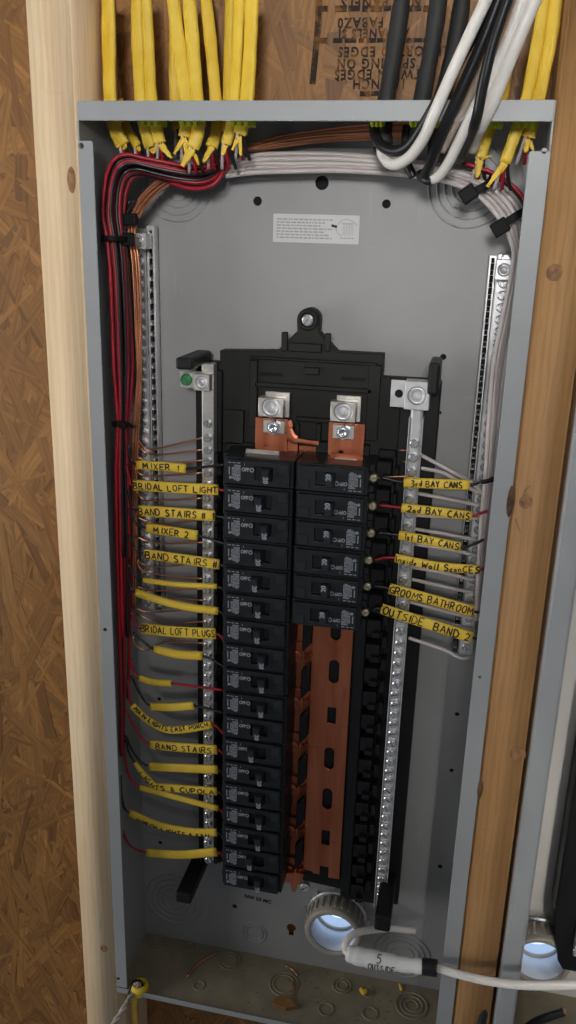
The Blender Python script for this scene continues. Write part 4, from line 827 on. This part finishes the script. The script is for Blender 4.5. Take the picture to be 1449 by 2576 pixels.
def tape_text(s, i0, v0, size):
    st, wd = layout(s, random.Random(1), .03); bm = B()
    L = [0]
    for a_, b__ in zip(P, P[1:]): L.append(L[-1]+(b__-a_).length)
    F = frames(P, (CP-P[nn//2]).normalized())
    for s_ in st:
        q = []
        for a_, b__ in zip(s_, s_[1:]):
            for k in range(4): f = k/4; q.append((a_[0]*(1-f)+b__[0]*f, a_[1]*(1-f)+b__[1]*f))
        q.append(s_[-1]); p3 = []; nr_ = []
        for u, v in q:
            d = L[-1]*i0+(u-wd/2)*size; i = min(range(nn), key=lambda k: abs(L[k]-d)); t_, n_, b_ = F[i]; b_ = b_ if b_.z > 0 else -b_
            dz = max(-.97*rad[i], min(.97*rad[i], v0+(v-.5)*size)); base = P[i]+t_*(d-L[i])
            nv = (b_*dz+n_*math.sqrt(rad[i]**2-dz**2)).normalized(); p3.append(base+nv*(rad[i]+.0003)); nr_.append(nv)
        ribbon(bm, p3, nr_, .00042)
    obj('lettering', bm, M['ink'], tp)
tape_text('5', .42, .0012, .0080); tape_text('OUTSIDE', .46, -.0066, .0052)
# twisted grey cable and yellow bushing low in the corner
def floor_pt(px, py, dz=.0014):
    d = MR @ Vector(((px-724.5)/FPX, 1, -(py-1288)/FPX)); t = (-H+dz-CP.z)/d.z; return CP+d*t
f0 = floor_pt(352, 2490)
t = thing('corner_cable', 'greyish stranded wire leaning out of a yellow bushing in the bottom corner', 'cable', f0)
bm = B(); lathe(bm, f0, (0, 0, 1), [(.0075, -.004), (.0095, .000), (.0100, .006), (.0085, .009), (.0055, .009), (.0050, .002)], 18); obj('bushing', bm, M['jacket'], t, True)
P = smooth_path([f0+Vector((0, 0, .004)), f0+Vector((-.002, -.004, .014)), U(340, 2482, .01), U(322, 2520, -.012), U(290, 2570, -.03), U(262, 2610, -.04)], 10)
for s_ in range(3):
    Q = []; F = frames(P)
    for i, p in enumerate(P): a_ = i*.42+s_*2.094; Q.append(p+F[i][1]*(.0017*math.cos(a_))+F[i][2]*(.0017*math.sin(a_)))
    bm = B(); tube(bm, Q, .0018, None, 8); obj('strand', bm, M['grey_wire'], t, True)
bm = B(); tube(bm, smooth_path([f0+Vector((.003, .002, .002)), f0+Vector((.001, -.001, .014)), f0+Vector((-.004, -.010, .020)), f0+Vector((-.005, -.02, .014))], 6), .0014, None, 8); obj('dark_wire', bm, M['black'], t, True)
cable('yellow cable hanging out under the box bottom at the cream stud', [(340, 2505, .02), (338, 2540, .022), (345, 2620, .03)], 14, torn=False, group='yellow cables')
# black cable between the panels and a stub in the second panel
wire('loose_cable', 'black cable slipping down beside the amber stud under the white cable', [(1246, 2455, .02), (1236, 2490, .012), (1222, 2530, .004), (1206, 2600, -.004)], .0042, 'black', None, 8, 'cable', 12)
t = thing('cable_stub', 'black cable stub with cut copper end in the second panel bottom', 'cable', U(1380, 2560, .02))
bm = B(); tube(bm, smooth_path([U(1418, 2545, .020), U(1385, 2556, .020), U(1340, 2575, .022), U(1300, 2610, .026)], 6), .0042, None, 12); obj('insulation', bm, M['black'], t, True)
bm = B(); e0, e1 = U(1417, 2545, .020), U(1424, 2545, .020); tube(bm, [e0, e1], .0026, None, 10); obj('copper_end', bm, M['cwire'], t, True)
# debris lying on the box floor
c = floor_pt(712, 2530); bm = B(); vs = [bm.verts.new(c+Vector(v)) for v in ((-.012, -.003, 0), (-.006, .008, 0), (.006, .007, 0), (.015, -.001, 0), (.004, -.006, 0))]; f = bm.faces.new(vs); r = bmesh.ops.extrude_face_region(bm, geom=[f])
for v in [q for q in r['geom'] if isinstance(q, bmesh.types.BMVert)]: v.co.z += .005
tag(obj('wood_chip', bm, M['chip']), 'brown splinter of board lying on the box floor', 'debris')
for pts, m, r, lb_ in (([(470, 2460), (500, 2425), (548, 2398)], 'cwire', .0012, 'long copper snippet curved on the box floor'), ([(732, 2470), (738, 2495), (735, 2530)], 'cwire', .0013, 'straight copper snippet near the splinter on the box floor'),
                       ([(718, 2432), (735, 2440), (748, 2455)], 'cwire', .0008, 'thin copper snippet at the back of the box floor'), ([(1005, 2478), (1010, 2494)], 'jacket', .0016, 'tiny yellow strip on the box floor'), ([(908, 2492), (914, 2502), (920, 2496)], 'jacket', .0026, 'curled yellow scrap on the box floor')):
    bm = B(); tube(bm, smooth_path([floor_pt(x, y)+Vector((0, 0, r)) for x, y in pts], 5), r, None, 7); tag(obj('scrap', bm, M[m], None, True), lb_, 'scrap')
rg = random.Random(8); bm = B()
for _ in range(120):
    c = Vector((rg.uniform(-W2+.01, W2-.01), rg.uniform(.006, D-.004), -H+.0015)); s_ = rg.uniform(.0003, .0011)
    box(bm, c.x-s_, c.x+s_*rg.uniform(.3, 1.5), c.y-s_*.6, c.y+s_*.6, c.z, c.z+s_*.5)
o = obj('dust', bm, M['chip']); o['kind'] = 'stuff'; o['label'] = 'fine sawdust and crumbs scattered over the box floor'; o['category'] = 'dust'
